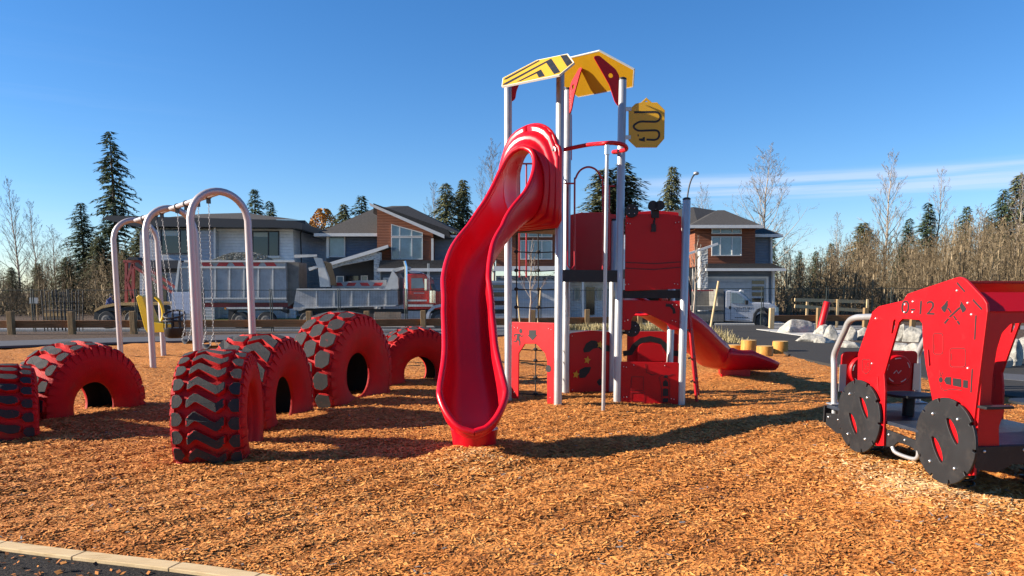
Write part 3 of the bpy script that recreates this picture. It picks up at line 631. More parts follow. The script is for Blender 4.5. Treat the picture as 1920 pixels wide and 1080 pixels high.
for s in (-1, 1):
    for zz_ in (3.36,):
        q = Vector((Mid.x, Mid.y, 0)) - gu*.10 + latO*s*(hwF - .075) + Zv*zz_; mb = MB(); mb.cyl(q, q - gu*.02, .042, seg=16, mi=0); mb.cyl(q - gu*.02, q - gu*.034, .02, seg=6, mi=1); mb.build('bolt', [M['galv'], M['black']], hood_o)
q = Vector((Mid.x, Mid.y, 0)) - gu*.10 + eu*(hwF - .14) + Zv*2.52; mb = MB(); mb.cyl(q, q - gu*.03, .038, seg=16); mb.build('plug', M['black'], hood_o)
c0 = Vector((-.37, 7.33, 0)); mb = MB(); mb.tube([c0 - Zv*.2, c0 + Zv*.05, c0 + Zv*.1, c0 + Zv*.22], [.22, .215, .215, .235], 32); mb.build('pedestal', M['slide_red'], SL)
# decks, panels ------------------------------------------------------------
def polyslab(name, pts, z, th, m, par=TW):
    mb = MB(); mb.prism([Vector((p.x, p.y, z)) for p in pts], (0, 0, -th)); return mb.build(name, M[m], par)
ins = lambda p, c_, k=.04: p + (c_ - p).normalized()*k
cA = (P1 + P2 + P3)/3
polyslab('upper_deck', [ins(P2, cA, .12), ins(P1, cA, .12), ins(P3, cA, .12)], 2.44, .07, 'deck_black')
cB = (P1 + P3 + P4)/3
polyslab('lower_deck', [ins(P1, cB, .08), ins(P4, cB, .08), ins(P6, cB, .06), ins(P3, cB, .08)], 1.83, .06, 'deck_black')
def pframe(A, B, off=0):                           # x from A to B, y = z of the world, z toward the viewer
    d = (B - A); d.z = 0; u = d.normalized(); n = u.cross(Zv)
    return frame(Vector((A.x, A.y, 0)) + n*off, u, Zv)
F14 = pframe(P1, P4); F12 = pframe(P2, P1); F34 = pframe(P3, P6); F45 = pframe(P4, P5); F67 = pframe(P6, P7); F23 = pframe(P2, P3)
mb = MB()
mb.bar(P1 + Zv*1.76, P4 + Zv*1.76, .05, .16); mb.build('deck_beam', M['black_panel'], TW)
# back wall of the lower deck
plate('barrier_panel', roundpoly(px2(F34, [(1066, 404), (1090, 399), (1130, 399), (1159, 404), (1159, 512), (1066, 512)]), .03), [], .02, F34, M['red_panel'], TW)
# gate with arch: thin red tube
def rod(name, pts, r, m, par=TW): mb = MB(); mb.tube(pts, r, 10); return mb.build(name, M[m], par)
arch = px2(F14, [(1081, 505), (1081, 350), (1083, 333), (1092, 318), (1107, 312), (1122, 318), (1131, 333), (1134, 350), (1134, 505)])
Gm = F14 @ Matrix.Translation((0, 0, -.05))
def on(Mt, L, z=0): return [Mt @ Vector((a[0], a[1], z)) for a in L]
gate = rod('gate_frame', spline(on(Gm, arch), 4), .013, 'red_dark')
for L in ([(1062, 343), (1081, 343)], [(1134, 348), (1157, 348)], [(1068, 350), (1068, 497), (1074, 506), (1081, 497), (1081, 460)], [(1134, 470), (1135, 497), (1140, 506), (1146, 497), (1146, 350)], [(1068, 343), (1068, 360)]):
    rod('gate_rail', on(Gm, px2(F14, L)), .011, 'red_dark', gate)
# slide entry bars seen through the hood opening
Fb = pframe(P2, P3, -.15)
for L in ([(974, 312), (974, 520)], [(987, 306), (987, 520)], [(955, 307), (1012, 307)], [(1071, 215), (1071, 300)]): rod('grab_bar', on(Fb, px2(Fb, L)), .012, 'red_dark')
# hoop over the pole and the fire pole
FP = G(1131, 776)
hoop = [P1 + f4*.03 + Zv*W(1066, 281, P1.y).z, W(1100, 272, P1.y - .0), W(1131, 269, FP.y + .02), W(1150, 268, FP.y + .05), W(1170, 272, FP.y + .15), W(1173, 281, FP.y + .35), W(1150, 285, P4.y - .02), P4 - f4*.02 + Zv*W(1152, 286, P4.y).z]
rod('hoop_rail', spline(hoop, 6), .026, 'red_panel')
fp = rod('fire_pole', [Vector((FP.x, FP.y, -.2)), Vector((FP.x, FP.y, W(1143, 275, FP.y).z))], .024, 'galv')
mb = MB(); mb.cyl(Vector((FP.x, FP.y, W(1143, 290, FP.y).z)), Vector((FP.x, FP.y, W(1143, 272, FP.y).z)), .033); mb.build('collar', M['bolt'], fp)
# door panel
D = F12 @ Matrix.Translation((0, 0, .0))
door = plate('door_panel', px2(D, [(961, 604), (1039, 606), (1039, 757), (1027, 756), (1027, 676), (1023, 662), (1006, 644), (985, 644), (973, 662), (972, 747), (960, 746)]), [], .02, D, M['red_panel'], TW)
def decal(name, L, Mt, m, par, z=.0115, th=.0018): mb = MB(); [mb.prism([Mt @ Vector((p[0], p[1], z)) for p in P], (Mt.to_3x3() @ Vector((0, 0, th)))) for P in L]; return mb.build(name, M[m], par)
decal('down_arrow', [px2(D, [(993, 619), (1006, 619), (1006, 628), (1009, 628), (999.5, 638), (990, 628), (993, 628)])], D, 'black_panel', door)
hd = px2(D, [(977.5, 620.5)])[0]
decal('running_figure', [circ(hd.x, hd.y, .032, 14), px2(D, [(971, 625.5), (976, 626), (975, 634), (977, 640), (976.5, 648), (974.8, 648), (974.5, 641), (971.5, 637), (969, 642), (963.5, 641), (964, 639.5), (968, 639.6), (970, 634)]),
       px2(D, [(971, 625.5), (966, 626), (964, 631), (965.5, 631.5), (967.5, 628), (971, 628)]), px2(D, [(975, 628), (978.5, 632), (983, 629), (982, 628), (978.8, 630), (976, 626)])], D, 'black_panel', door)
kn = px2(D, [(1029.5, 691)])[0]; decal('door_knob', [circ(kn.x, kn.y, .05, 20)], D, 'black_panel', door)
# rope net
def knotnet(Mt, vx, hy, name):
    mb = MB(); vert = vx
    for (x, y0, y1) in vert: mb.tube(on(Mt, px2(Mt, [(x, y0), (x + .5, (y0+y1)/2), (x, y1)])), .009, 6)
    for (y, x0, x1) in hy: mb.tube(on(Mt, px2(Mt, [(x0, y), ((x0+x1)/2, y + 2), (x1, y)])), .009, 6)
    n_ = mb.build(name, M['black_rope'], TW); kb = MB()
    for (x, y0, y1) in vert:
        for (y, x0, x1) in hy:
            if x0 - 3 <= x <= x1 + 3 and y0 - 2 <= y <= y1 + 2: kb.ball(on(Mt, px2(Mt, [(x, y)]))[0], .033, 10, sc=(1, 1, .8))
    kb.build('rope_knots', M['black_rope'], n_)
knotnet(F23, [(968, 440, 602), (1009, 434, 602)], [(472, 968, 1044), (507, 968, 1044), (542, 968, 1044), (576, 968, 1044)], 'climbing_net')
knotnet(F23, [(1004, 604, 742)], [(676, 972, 1050), (708, 972, 1050), (738, 972, 1050), (655, 972, 1050)], 'climbing_net')
# lower panel with the dark swirl and stars
F34l = F34
pn = plate('star_panel', roundpoly(px2(F34l, [(1068, 625), (1110, 620), (1158, 624), (1158, 736), (1110, 741), (1068, 737)]), .04), [], .02, F34l, M['red_panel'], TW)
sw = px2(F34l, [(1160, 654), (1150, 650), (1138, 647), (1128, 648), (1117, 639), (1108, 638), (1098, 644), (1093, 655), (1094, 661), (1104, 660), (1111, 654), (1121, 652), (1130, 658), (1150, 660), (1160, 660)])
decal('dark_swirl', [sw, px2(F34l, [(1084, 704), (1086, 693), (1096, 688), (1108, 688), (1104, 698), (1096, 708), (1086, 709)]), px2(F34l, [(1118, 716), (1122, 710), (1130, 711), (1131, 720), (1122, 723)])], F34l, 'black_panel', pn)
for sx_, sy_ in ((1124, 646), (1100, 675), (1079, 702), (1150, 634)):
    c_ = px2(F34l, [(sx_, sy_)])[0]; decal('star', [[(c_.x + r*math.sin(a), c_.y + r*math.cos(a)) for i in range(10) for a, r in ((.2 + i*math.pi/5, .062 if i % 2 == 0 else .030),)]], F34l, 'yellow_panel', pn, z=.0125, th=.006)
# second deck and its panels
mb = MB(); mb.prism([ins(P4, P7, .03) + Zv*1.57, ins(P5, P6, .03) + Zv*1.57, ins(P7, P4, .03) + Zv*1.57, ins(P6, P5, .03) + Zv*1.57], (0, 0, -.11)); mb.build('deck', M['black_panel'], TW)
up = plate('barrier_panel', roundpoly(px2(F45, [(1173, 407), (1200, 402), (1250, 402), (1277, 406), (1278, 541), (1172, 545)]), .02), [], .02, F45, M['red_panel'], TW)
ribbons('groove', [px2(F45, [(1172, 492), (1225, 494.5), (1278, 491)]), px2(F45, [(1172, 503), (1225, 505.5), (1278, 501)])], .014, F45, M['red_line'], up, z=.0115)
Bk = F67 @ Matrix.Translation((0, 0, .0))
plate('barrier_panel', roundpoly(px2(Bk, [(1175, 400), (1230, 395), (1272, 399), (1272, 530), (1175, 530)]), .02), [], .02, Bk, M['red_panel'], TW)
ar = plate('arch_panel', roundpoly(px2(F45, [(1166, 563), (1276, 565), (1276, 618), (1258, 618), (1250, 606), (1228, 594), (1200, 583), (1190, 588), (1183, 600), (1182, 618), (1166, 618)]), .02), [], .02, F45, M['red_panel'], TW)
ribbons('handset', [px2(F45, [(1248, 572), (1257, 573), (1263, 580), (1264, 588)])], .04, F45, M['black_panel'], ar, z=.0115)
bw = plate('torch_panel', roundpoly(px2(F45, [(1163, 678), (1272, 680), (1271, 757), (1165, 755)]), .02), [], .02, F45 @ Matrix.Translation((0, 0, .02)), M['red_panel'], TW)
ribbons('groove', [px2(F45, L) for L in ([(1184, 706), (1206, 706), (1206, 732), (1182, 731), (1184, 706)], [(1183, 736), (1208, 736), (1207, 753), (1182, 752), (1183, 736)], [(1210, 682), (1212, 698), (1222, 703), (1232, 700)], [(1234, 709), (1240, 703), (1254, 704), (1262, 701)], [(1236, 709), (1240, 730), (1240, 753), (1255, 754), (1255, 712), (1250, 708), (1243, 708)])], .009, F45, M['red_line'], bw, z=.032)
decal('torch_window', [px2(F45, L) for L in ([(1242.5, 724), (1242.5, 716), (1247, 711), (1252, 716), (1252.5, 724)], [(1242, 728), (1252.5, 728), (1252.5, 742), (1242, 742)], [(1242, 746), (1252.5, 746), (1252, 753), (1242, 753)])] + [circ(*px2(F45, [(1248, 705.5)])[0], .025, 12)], F45, 'black_panel', bw, z=.0315)
bk = plate('hose_panel', roundpoly(px2(F67, [(1176, 627), (1200, 622), (1240, 622), (1271, 627), (1271, 742), (1176, 742)]), .03), [], .02, F67, M['red_panel'], TW)
ribbons('hose_arc', [px2(F67, [(1168, 663), (1182, 661), (1190, 648), (1203, 638), (1219, 635), (1236, 639), (1248, 650), (1254, 661), (1272, 663)])], .085, F67, M['black_panel'], bk, z=.0115)
plate('seat_shield', roundpoly(px2(F67, [(1196, 648), (1203, 643), (1238, 645), (1246, 676), (1193, 676)]), .03), [], .02, F67 @ Matrix.Translation((0, 0, .10)), M['red_panel'], bk)
# round black toys
def toydisc(px, py, Mt, r, z, nm):
    c_ = px2(Mt, [(px, py)])[0]; mb = MB(); o_ = Mt @ Vector((c_.x, c_.y, z)); n_ = Mt.to_3x3() @ Vector((0, 0, 1)); mb.cyl(o_, o_ + n_*.03, r, seg=20)
    t_ = mb.build(nm, M['black_panel'], TW, bevel=.004); mb = MB()
    for a in range(4): mb.ball(Mt @ Vector((c_.x + r*.55*math.cos(a*math.pi/2 + .78), c_.y + r*.55*math.sin(a*math.pi/2 + .78), z + .03)), .009, 6)
    mb.build('bolt_heads', M['bolt'], t_)
toydisc(1184, 396, F45, .092, .03, 'turning_wheel'); toydisc(1186, 617, F45, .11, -.06, 'turning_wheel'); toydisc(1148, 741, F34, .045, .02, 'turning_wheel')
bi = MB(); c_ = px2(F45, [(1222, 387), (1235, 387), (1228, 402), (1225, 428)])
for k in (0, 1): o_ = F45 @ Vector((c_[k].x, c_[k].y, -.08)); n_ = F45.to_3x3() @ Vector((0, 0, 1)); bi.tube([o_, o_ + n_*.05, o_ + n_*.12, o_ + n_*.2], [.035, .05, .05, .066], 14)
o_ = F45 @ Vector((c_[2].x, c_[2].y, 0)); bi.box((o_.x - .05, o_.y - .04, o_.z - .05), (o_.x + .05, o_.y + .04, o_.z + .06)); bi.tube([o_, F45 @ Vector((c_[3].x, c_[3].y, .02))], .014, 8)
o_ = F45 @ Vector((c_[3].x, c_[3].y, .02)); bi.box((o_.x - .03, o_.y - .02, o_.z - .05), (o_.x + .03, o_.y + .01, o_.z + .05)); bi.build('toy_binoculars', M['black_panel'], TW)
# small bolts on panels
mb = MB()
for Mt, L in ((F45, [(1176, 419), (1181, 420), (1266, 418), (1272, 417), (1172, 534), (1178, 533), (1264, 532), (1270, 533), (1171, 602), (1177, 600), (1260, 571), (1268, 572), (1260, 601), (1266, 603), (1169, 687), (1174, 688), (1169, 744), (1175, 744), (1258, 747), (1263, 748), (1188, 684), (1246, 685)]), (F12, [(966, 614), (972, 615), (1030, 616), (1035, 618), (966, 735), (1033, 745)]), (F67, [(1258, 626), (1262, 627)]), (F34, [(1072, 630), (1152, 630), (1072, 731), (1150, 733)])):
    for q in px2(Mt, L): mb.ball(Mt @ Vector((q.x, q.y, .014 if Mt is not F45 else .034)), .008, 6)
mb.build('panel_bolts', M['bolt'], TW)
# sign with the black snake line
Sg = pframe(Vector((P4.x + .02, P4.y, 0)), Vector((P4.x + 1, P4.y - .12, 0)))
sg = plate('maze_sign', px2(Sg, [(1192, 195), (1203, 184), (1214, 184), (1232, 193), (1246, 206), (1245, 258), (1231, 276), (1193, 276), (1179, 262), (1179, 206)][:1] + [(1202, 193), (1212, 184), (1222, 193), (1232, 193), (1246, 207), (1245, 260), (1231, 276), (1193, 276), (1179, 263), (1179, 207)]),
           [px2(Sg, [(1207, 192), (1212, 188), (1217, 192)])], .025, Sg, M['yellow_panel'], TW)
ribbons('snake_line', [[tuple(p) for p in spline([Vector((q.x, q.y, 0)) for q in px2(Sg, [(1189, 211), (1215, 210.5), (1232, 211), (1238, 219), (1232, 228), (1215, 228.5), (1199, 229), (1188, 237), (1196, 245), (1215, 245), (1232, 245.5), (1236, 254), (1230, 262), (1212, 262)])], 6)]], .026, Sg, M['black_panel'], sg, z=.0135)
decal('snake_end', [px2(Sg, [(1198, 260), (1205, 260), (1205, 258), (1209, 257), (1209, 266), (1204, 265), (1198, 263.5)]), px2(Sg, [(1195, 253), (1197, 252), (1198, 255), (1196, 257)])], Sg, 'black_panel', sg, z=.0135)
mb = MB()
for z in (W(1175, 205, P4.y).z, W(1175, 258, P4.y).z): mb.box((P4.x + .04, P4.y - .03, z - .025), (P4.x + .12, P4.y - .005, z + .025))
mb.build('sign_bracket', M['galv'], sg)
# ladder, red
La = G(1308, 753); Lt = W(1284, 515, P5.y + .55); dl = Vector((.13, .42, 0))
lad = MB()
for o_ in (Vector((0, 0, 0)), dl): lad.tube([La + o_ - Zv*.1, Lt + o_*.3], .022, 10)
lo_ = lad.build('ladder_rail', M['red_panel'], TW); mb = MB()
for t in (.16, .34, .56, .78): a = La.lerp(Lt, t); b = (La + dl).lerp(Lt + dl*.3, t); mb.tube([a - (b - a)*.15 - Vector((.06, 0, 0)), b], .014, 8)
mb.build('rung', M['black_panel'], lo_)
# ---------------------------------------------------------------- small slide behind
S2 = empty('small_slide', G(1385, 704), 0, 'low red plastic slide running off to the right behind the tower', 'slide')
a = (P6 + P7)/2
pth = spline([(a.x - .05, a.y - .1, 1.22), (a.x + .15, a.y + .3, 1.18), (a.x + .75, a.y + .72, .82), (a.x + 1.30, a.y + 1.25, .40), (a.x + 1.62, a.y + 1.55, .24), (4.56, 13.45, .20)], 8)
mb = MB(); n2 = len(pth); rows = []
for i, p in enumerate(pth):
    T = (pth[min(i+1, n2-1)] - pth[max(i-1, 0)]).normalized(); L = Vector((T.y, -T.x, 0)).normalized(); U = L.cross(T); U = U if U.z > 0 else -U
    hgt = .30 if i < n2 - 5 else .30*(n2 - i)/6 + .05
    rows.append([p + L*(.29*math.copysign(abs(math.sin(t))**.6, math.sin(t))) + U*(hgt*(1 - math.cos(t))) for t in np.linspace(-math.pi/2 - .05, math.pi/2 + .05, 15)])
fs = [(i*15+k, i*15+k+1, (i+1)*15+k+1, (i+1)*15+k) for i in range(n2-1) for k in range(14)]
mb.add([p for r in rows for p in r], fs, 0, True); ch2 = mb.build('chute', M['slide_red'], S2); so_ = ch2.modifiers.new('s', 'SOLIDIFY'); so_.thickness = .035; so_.offset = 1
mb = MB(); mb.tube([r[0] for r in rows] + [rows[-1][7]] + [r[-1] for r in rows[::-1]], .026, 10); mb.build('rim', M['slide_red'], S2)
pf = pth[-6].copy(); pf.z = 0; mb = MB(); mb.prism([Vector((pf.x - .28, pf.y - .18, -.1)), Vector((pf.x + .25, pf.y - .12, -.1)), Vector((pf.x + .3, pf.y + .3, -.1)), Vector((pf.x - .2, pf.y + .3, -.1))], (0, 0, .36)); mb.build('foot', M['slide_red'], S2, bevel=.02)
# ---------------------------------------------------------------- spring truck to play on
TA = Vector((3.17, 6.86, 0)); TU = Vector((.134, -.991, 0)).normalized(); TN = Vector((TU.y, -TU.x, 0))      # TN looks to the viewer's left
FT = empty('play_truck', TA, 0, 'red panel spring rocking fire engine for children with black disc wheels', 'play truck')
KN = frame(TA, TU, Zv); KI = KN @ Matrix.Translation((0, 0, -1.12))
o1 = [(1650, 575), (1638, 585), (1611, 664), (1610, 716), (1630, 800), (1643, 835), (1658, 835), (1661, 735), (1659, 702), (1687, 604), (1694, 597), (1726, 599), (1732, 606), (1733, 640), (1738, 683), (1751, 751), (1762, 800), (1800, 860), (1812, 892), (1828, 890), (1828, 785), (1853, 585), (1852, 570), (1846, 560), (1815, 527), (1808, 522), (1800, 520), (1793, 522), (1712, 549), (1704, 552), (1699, 559), (1697, 564)]
h1 = [[(1672, 627), (1676, 602), (1680, 597), (1682, 600), (1680, 614), (1676, 626)], [(1741, 654), (1745, 655), (1748, 686), (1743, 688)], [(1647, 705), (1649.5, 705), (1650.5, 731), (1648.5, 733)]]
T1 = px2(KN, o1); T1h = [px2(KN, h) for h in h1]
pa = plate('side_panel', T1, [roundpoly(h, .008, 3) for h in T1h], .022, KN, M['red_panel'], FT)
plate('side_panel', T1, [roundpoly(h, .008, 3) for h in T1h], .022, KI, M['red_panel'], FT)
def tr(L): return px2(KN, L)
c6 = lambda L: [(1560 + a/4.909, 540 + b/4.909) for a, b in L]
ribbons('slot', [tr(L) for L in ([(1797, 530), (1812, 547)], [(1827, 562), (1844, 580)], [(1833, 591), (1830.5, 637)], [(1826, 692), (1823.5, 736)])], .014, KN, M['black'], pa, z=.0115)
rr = lambda x0, y0, x1, y1, r=.03: (lambda q: [tuple(p) for p in q] + [tuple(q[0])])(roundpoly(tr([(x0, y0), (x1, y0), (x1, y1), (x0, y1)]), r, 4))
ribbons('groove', [rr(1752.5, 625, 1771, 664), rr(1784, 653, 1813.6, 688), tr(c6([(292, 660), (310, 655), (330, 662), (350, 657), (368, 668), (366, 750), (345, 778), (322, 790), (292, 765), (292, 660)])), tr(c6([(318, 690), (318, 720), (332, 720)])), tr(c6([(340, 690), (352, 690), (352, 720), (340, 720), (340, 690)])), tr(c6([(315, 745), (330, 740)])), tr(c6([(340, 740), (350, 745)])),
   tr(c6([(960, 520), (960, 570)])), tr(c6([(1115, 600), (1115, 665)])), tr(c6([(1012, 880), (1020, 925), (1050, 945), (1110, 930), (1210, 942)])), tr(c6([(1005, 755), (1015, 815)])), tr(c6([(1035, 775), (1018, 815)]))], .008, KN, M['red_line'], pa, z=.0115)
q = tr([(1723, 578)])[0]; lettering('number', '0-12', .155, KN @ Matrix.Translation((q.x, q.y, .0115)), M['black'], pa, .001, sx=1.5)
decal('crossed_axes', [tr(c6(L)) for L in ([(1016, 180), (1050, 148), (1082, 152), (1074, 182), (1052, 228), (1030, 208)], [(1050, 150), (1064, 124), (1088, 112), (1078, 132), (1080, 156)], [(1250, 190), (1225, 152), (1186, 152), (1196, 182), (1216, 230), (1240, 212)], [(1186, 116), (1208, 128), (1224, 154), (1196, 156), (1200, 132)],
   [(1074, 186), (1088, 180), (1118, 222), (1106, 232)], [(1128, 262), (1140, 254), (1166, 290), (1154, 300)], [(1160, 308), (1174, 298), (1196, 330), (1182, 342)], [(1184, 174), (1198, 186), (1100, 274), (1088, 264)], [(1080, 276), (1092, 288), (1056, 332), (1042, 322)])], KN, 'black', pa)
decal('fire_extinguisher_mark', [tr(c6(L)) for L in ([(1045, 850), (1062, 820), (1110, 818), (1110, 893), (1066, 886)], [(1126, 828), (1205, 838), (1204, 914), (1126, 898)], [(1222, 846), (1266, 850), (1264, 922), (1220, 916)])] + [circ(*tr(c6([(1015, 845)]))[0], .022, 12)], KN, 'black', pa)
mb = MB()
for p in tr(c6([(415, 282), (380, 696), (1165, 25), (1265, 138), (1300, 245), (1265, 738), (685, 152), (757, 125), (680, 223), (757, 223)])): mb.ball(KN @ Vector((p.x, p.y, .012)), .011, 8)
mb.build('panel_bolts', M['bolt'], pa)
# wheels
for (cx_, cy_), hs in (((1617, 780), [[(1637, 752), (1643, 756), (1652, 768), (1654, 780), (1650, 782), (1643, 776), (1637, 764)], [(1602, 779), (1608, 782), (1617, 793), (1621, 803), (1618, 811), (1610, 806), (1603, 795)]]), ((1780, 826), [])):
    c_ = tr([(cx_, cy_)])[0]; R_ = .325; ol = []
    nT = 10
    for k in range(nT):
        a0 = 2*math.pi*k/nT
        for f, r in ((.0, R_), (.22, R_), (.44, R_), (.66, R_), (.84, R_*.995), (.87, R_*.905), (.98, R_*.905)): ol.append((c_.x + r*math.cos(a0 + f*2*math.pi/nT), c_.y + r*math.sin(a0 + f*2*math.pi/nT)))
    def lens(dx, dy, rot=-.95, L=.115, w=.045):
        o_ = [];
        for k in range(16):
            a = 2*math.pi*k/16; x = L*math.cos(a); y = w*math.sin(a)*(1.15 if math.sin(a) > 0 else .55); o_.append((c_.x + dx + x*math.cos(rot) - y*math.sin(rot), c_.y + dy + x*math.sin(rot) + y*math.cos(rot)))
        return o_
    mb = plate('disc_wheel', ol, [lens(.075, .085), lens(-.075, -.085)], .022, KN @ Matrix.Translation((0, 0, .036)), M['black_panel'], FT)
    plate('wheel_backing', circ(c_.x, c_.y, .24, 30), [], .012, KN @ Matrix.Translation((0, 0, .016)), M['red_panel'], mb)
    b_ = MB()
    for a in (.95, 2.2, 4.1, 5.35): b_.ball(KN @ Vector((c_.x + .23*math.cos(a), c_.y + .23*math.sin(a), .048)), .014, 8)
    b_.build('wheel_bolts', M['bolt'], mb)
# rear wall with arch, sloped back plate, roof
RE = onplane(1828, 853, TA, TN); RW = frame(Vector((RE.x, RE.y, 0)), -TN, Zv); WD = 1.12
e_ = px2(RW, [(1853, 583), (1828, 785), (1828, 853)])
def on_rw(L): return px2(RW, L)
zt2 = tr([(1853, 583)])[0].y; zb2 = tr([(1828, 853)])[0].y; sT = tr([(1853, 583)])[0].x; sB = tr([(1828, 785)])[0].x
# the wall follows the panel's rear edge: two leaning pieces
def rp(s, x, z): return KN @ Vector((s, z, -x))
lg = on_rw([(1874, 853), (1873, 800), (1885, 768), (1858, 758), (1862, 700), (1870, 653), (1879, 624), (1896, 606), (1919, 601)])
half = WD/2
leg = [(0.012, lg[0].y), (lg[0].x, lg[0].y), (lg[1].x, lg[1].y), (lg[2].x, lg[2].y), (lg[3].x, lg[3].y), (lg[4].x, lg[4].y), (lg[5].x, lg[5].y), (lg[6].x, lg[6].y), (lg[7].x, lg[7].y), (half, lg[8].y)]
opn = leg[1:]; full_ = [(.012, zt2)] + [(.012, leg[0][1])] + opn + [(WD - x, z) for x, z in opn[::-1][1:]] + [(WD - .012, leg[0][1]), (WD - .012, zt2)]
sA = tr([(1840, 690)])[0].x
RWp = frame(KN @ Vector((sB - .02, 0, 0)), -TN, (rp(sT - .02, 0, zt2) - rp(sB - .02, 0, tr([(1828, 785)])[0].y)).normalized())
plate('rear_wall', roundpoly(full_, .02, 3), [], .02, frame(KN @ Vector(((sB + sT)/2 - .012, 0, 0)), -TN, Zv), M['red_panel'], FT)
ca, cb = tr([(1830, 548)])[0], tr([(1853, 584)])[0]
mb = MB(); 
mb.prism([rp(ca.x, .012, ca.y), rp(cb.x - .004, .012, cb.y), rp(cb.x - .004, WD - .012, cb.y), rp(ca.x, WD - .012, ca.y)], Vector((0, .02, -.008))); mb.build('back_slope', M['red_panel'], FT, bevel=.003)
cc = tr([(1800, 524)])[0]; cd = tr([(1712, 553)])[0]
mb = MB(); mb.prism([rp(cd.x, .012, cd.y - .01), rp(cc.x, .012, cc.y - .01), rp(cc.x, WD - .012, cc.y - .01), rp(cd.x, WD - .012, cd.y - .01)], (0, 0, -.02)); mb.build('roof_plate', M['red_panel'], FT, bevel=.003)
sh = on_rw([(1853, 765)])[0]; RWc = frame(KN @ Vector(((sB + sT)/2 - .012, 0, 0)), -TN, Zv)
mb = MB(); o_ = RWc @ Vector((.10, sh.y, 0)); mb.prism([RWc @ Vector((x, sh.y, z)) for x, z in ((.0, .09), (.22, .09), (.25, .0), (.0, .0))], (0, 0, .02)); mb.build('shelf', M['black_panel'], FT, bevel=.003)
# floor, skirts
fz = .44; s_front = tr([(1545, 778)])[0].x
mb = MB(); mb.prism([rp(s_front, .02, fz), rp(sB + .02, .02, fz), rp(sB + .02, WD - .02, fz), rp(s_front, WD - .02, fz)], (0, 0, -.03)); mb.build('floor', M['deck_black'], FT, bevel=.003)
sk = [(1543, 775), (1580, 778), (1620, 792), (1658, 806), (1700, 822), (1740, 838), (1780, 850), (1828, 856), (1828, 885), (1800, 880), (1740, 862), (1722, 858), (1706, 838), (1680, 828), (1668, 838), (1640, 832), (1600, 815), (1566, 812), (1545, 795)]
for Mt in (KN, KI): plate('skirt', tr(sk), [], .02, Mt @ Matrix.Translation((0, 0, -.026)), M['black_panel'], FT)
for s_ in (sB + .03, s_front):
    plate('end_skirt', [(0, .43), (0, .27), (.18, .24), (.3, .3), (WD - .3, .3), (WD - .18, .24), (WD, .27), (WD, .43)], [], .02, frame(KN @ Vector((s_, 0, 0)), -TN, Zv), M['black_panel'], FT)
mb = MB()
for q in tr([(1551, 782), (1569, 787), (1664, 815), (1694, 825), (1722, 835)]): mb.ball(KN @ Vector((q.x, q.y, -.014)), .012, 8)
for x in (.06, .38, .75): mb.ball(rp(sB + .042, x, .40), .012, 8)
mb.build('skirt_bolts', M['bolt'], FT)
# handle tubes at the front, step, stools
KT = KN @ Matrix.Translation((0, 0, -.10))
tb = spline(on(KT, px2(KT, [(1564, 777), (1564, 735), (1564, 690)]), 0), 3)[:-1] + spline(on(KT, px2(KT, [(1564, 690), (1564, 668), (1570, 650), (1584, 620), (1592, 603), (1604, 596), (1622, 594.5)])), 5) + on(KT, px2(KT, [(1655, 594)]))
mb = MB(); mb.tube(tb, .030, 16); mb.build('handle_tube', M['galv'], FT)
loc_ = [KT.inverted() @ p for p in tb]; KF = KN @ Matrix.Translation((0, 0, -1.0))
mb = MB(); mb.tube([KF @ p for p in loc_], .030, 16); mb.build('handle_tube', M['galv'], FT)
sp_ = loc_[0].x
for x in (.10, 1.0): mb = MB(); a = rp(sp_, x, fz + .002); mb.box((a.x - .06, a.y - .06, a.z), (a.x + .06, a.y + .06, a.z + .012)); mb.build('base_flange', M['galv'], FT, bevel=.003)
FPn = frame(KN @ Vector((sp_, 0, 0)), -TN, Zv); zA = KT.inverted() @ onplane(1570, 660, KT.translation, TN); zB = KT.inverted() @ onplane(1570, 738, KT.translation, TN)
fpn = plate('front_panel', roundpoly([(.15, zA.y), (.95, zA.y), (.95, zB.y), (.15, zB.y)], .05), [], .02, FPn, M['red_panel'], FT)
for x in (.36, .72):
    mb = MB(); zc = (zA.y + zB.y)/2 + .02; c_ = FPn @ Vector((x, zc, .0)); n_ = FPn.to_3x3() @ Vector((0, 0, 1)); mb.tube([c_, c_ + n_*.05, c_ + n_*.06], [.15, .15, .14], 32); dr = mb.build('dial', M['red_panel'], fpn)
    ribbons('groove', [[(x + .12*math.cos(t), zc + .12*math.sin(t)) for t in np.linspace(a, a + .5, 5)] for a in (.2, 1.4, 2.6, 3.8, 5.0)] + [[(x - .05, zc - .03), (x - .02, zc), (x, zc - .03), (x + .03, zc)]], .008, FPn, M['white_edge'], dr, z=.0605)
for x in (.12, .98): mb = MB(); a = rp(sp_ + .02, x, zB.y + .02); b = rp(sp_ + .02, x + (.07 if x < .5 else -.07), zA.y - .12); mb.prism([a, rp(sp_ + .02, x + (.07 if x < .5 else -.07), zB.y + .02), b, rp(sp_ + .02, x, zA.y - .12)], TU*.006); mb.build('side_bracket', M['galv'], FT)
K3 = KN @ Matrix.Translation((0, 0, .01)); mb = MB(); mb.tube(spline(on(K3, px2(K3, [(1673, 838), (1680, 849), (1710, 860), (1720, 857), (1722, 845)])), 4), .016, 10); mb.build('step_tube', M['galv'], FT)
for gx, gy, z_ in ((1705, 738, .64), (1944, 752, .64)):
    mb = MB(); a = G(gx, gy, z_); mb.tube([a, a - Zv*.02], .20, 28); st = mb.build('stool_top', M['black_panel'], FT); mb = MB(); mb.cyl(a - Zv*.02, Vector((a.x, a.y, fz)), .05); mb.build('stool_leg', M['black_panel'], st)
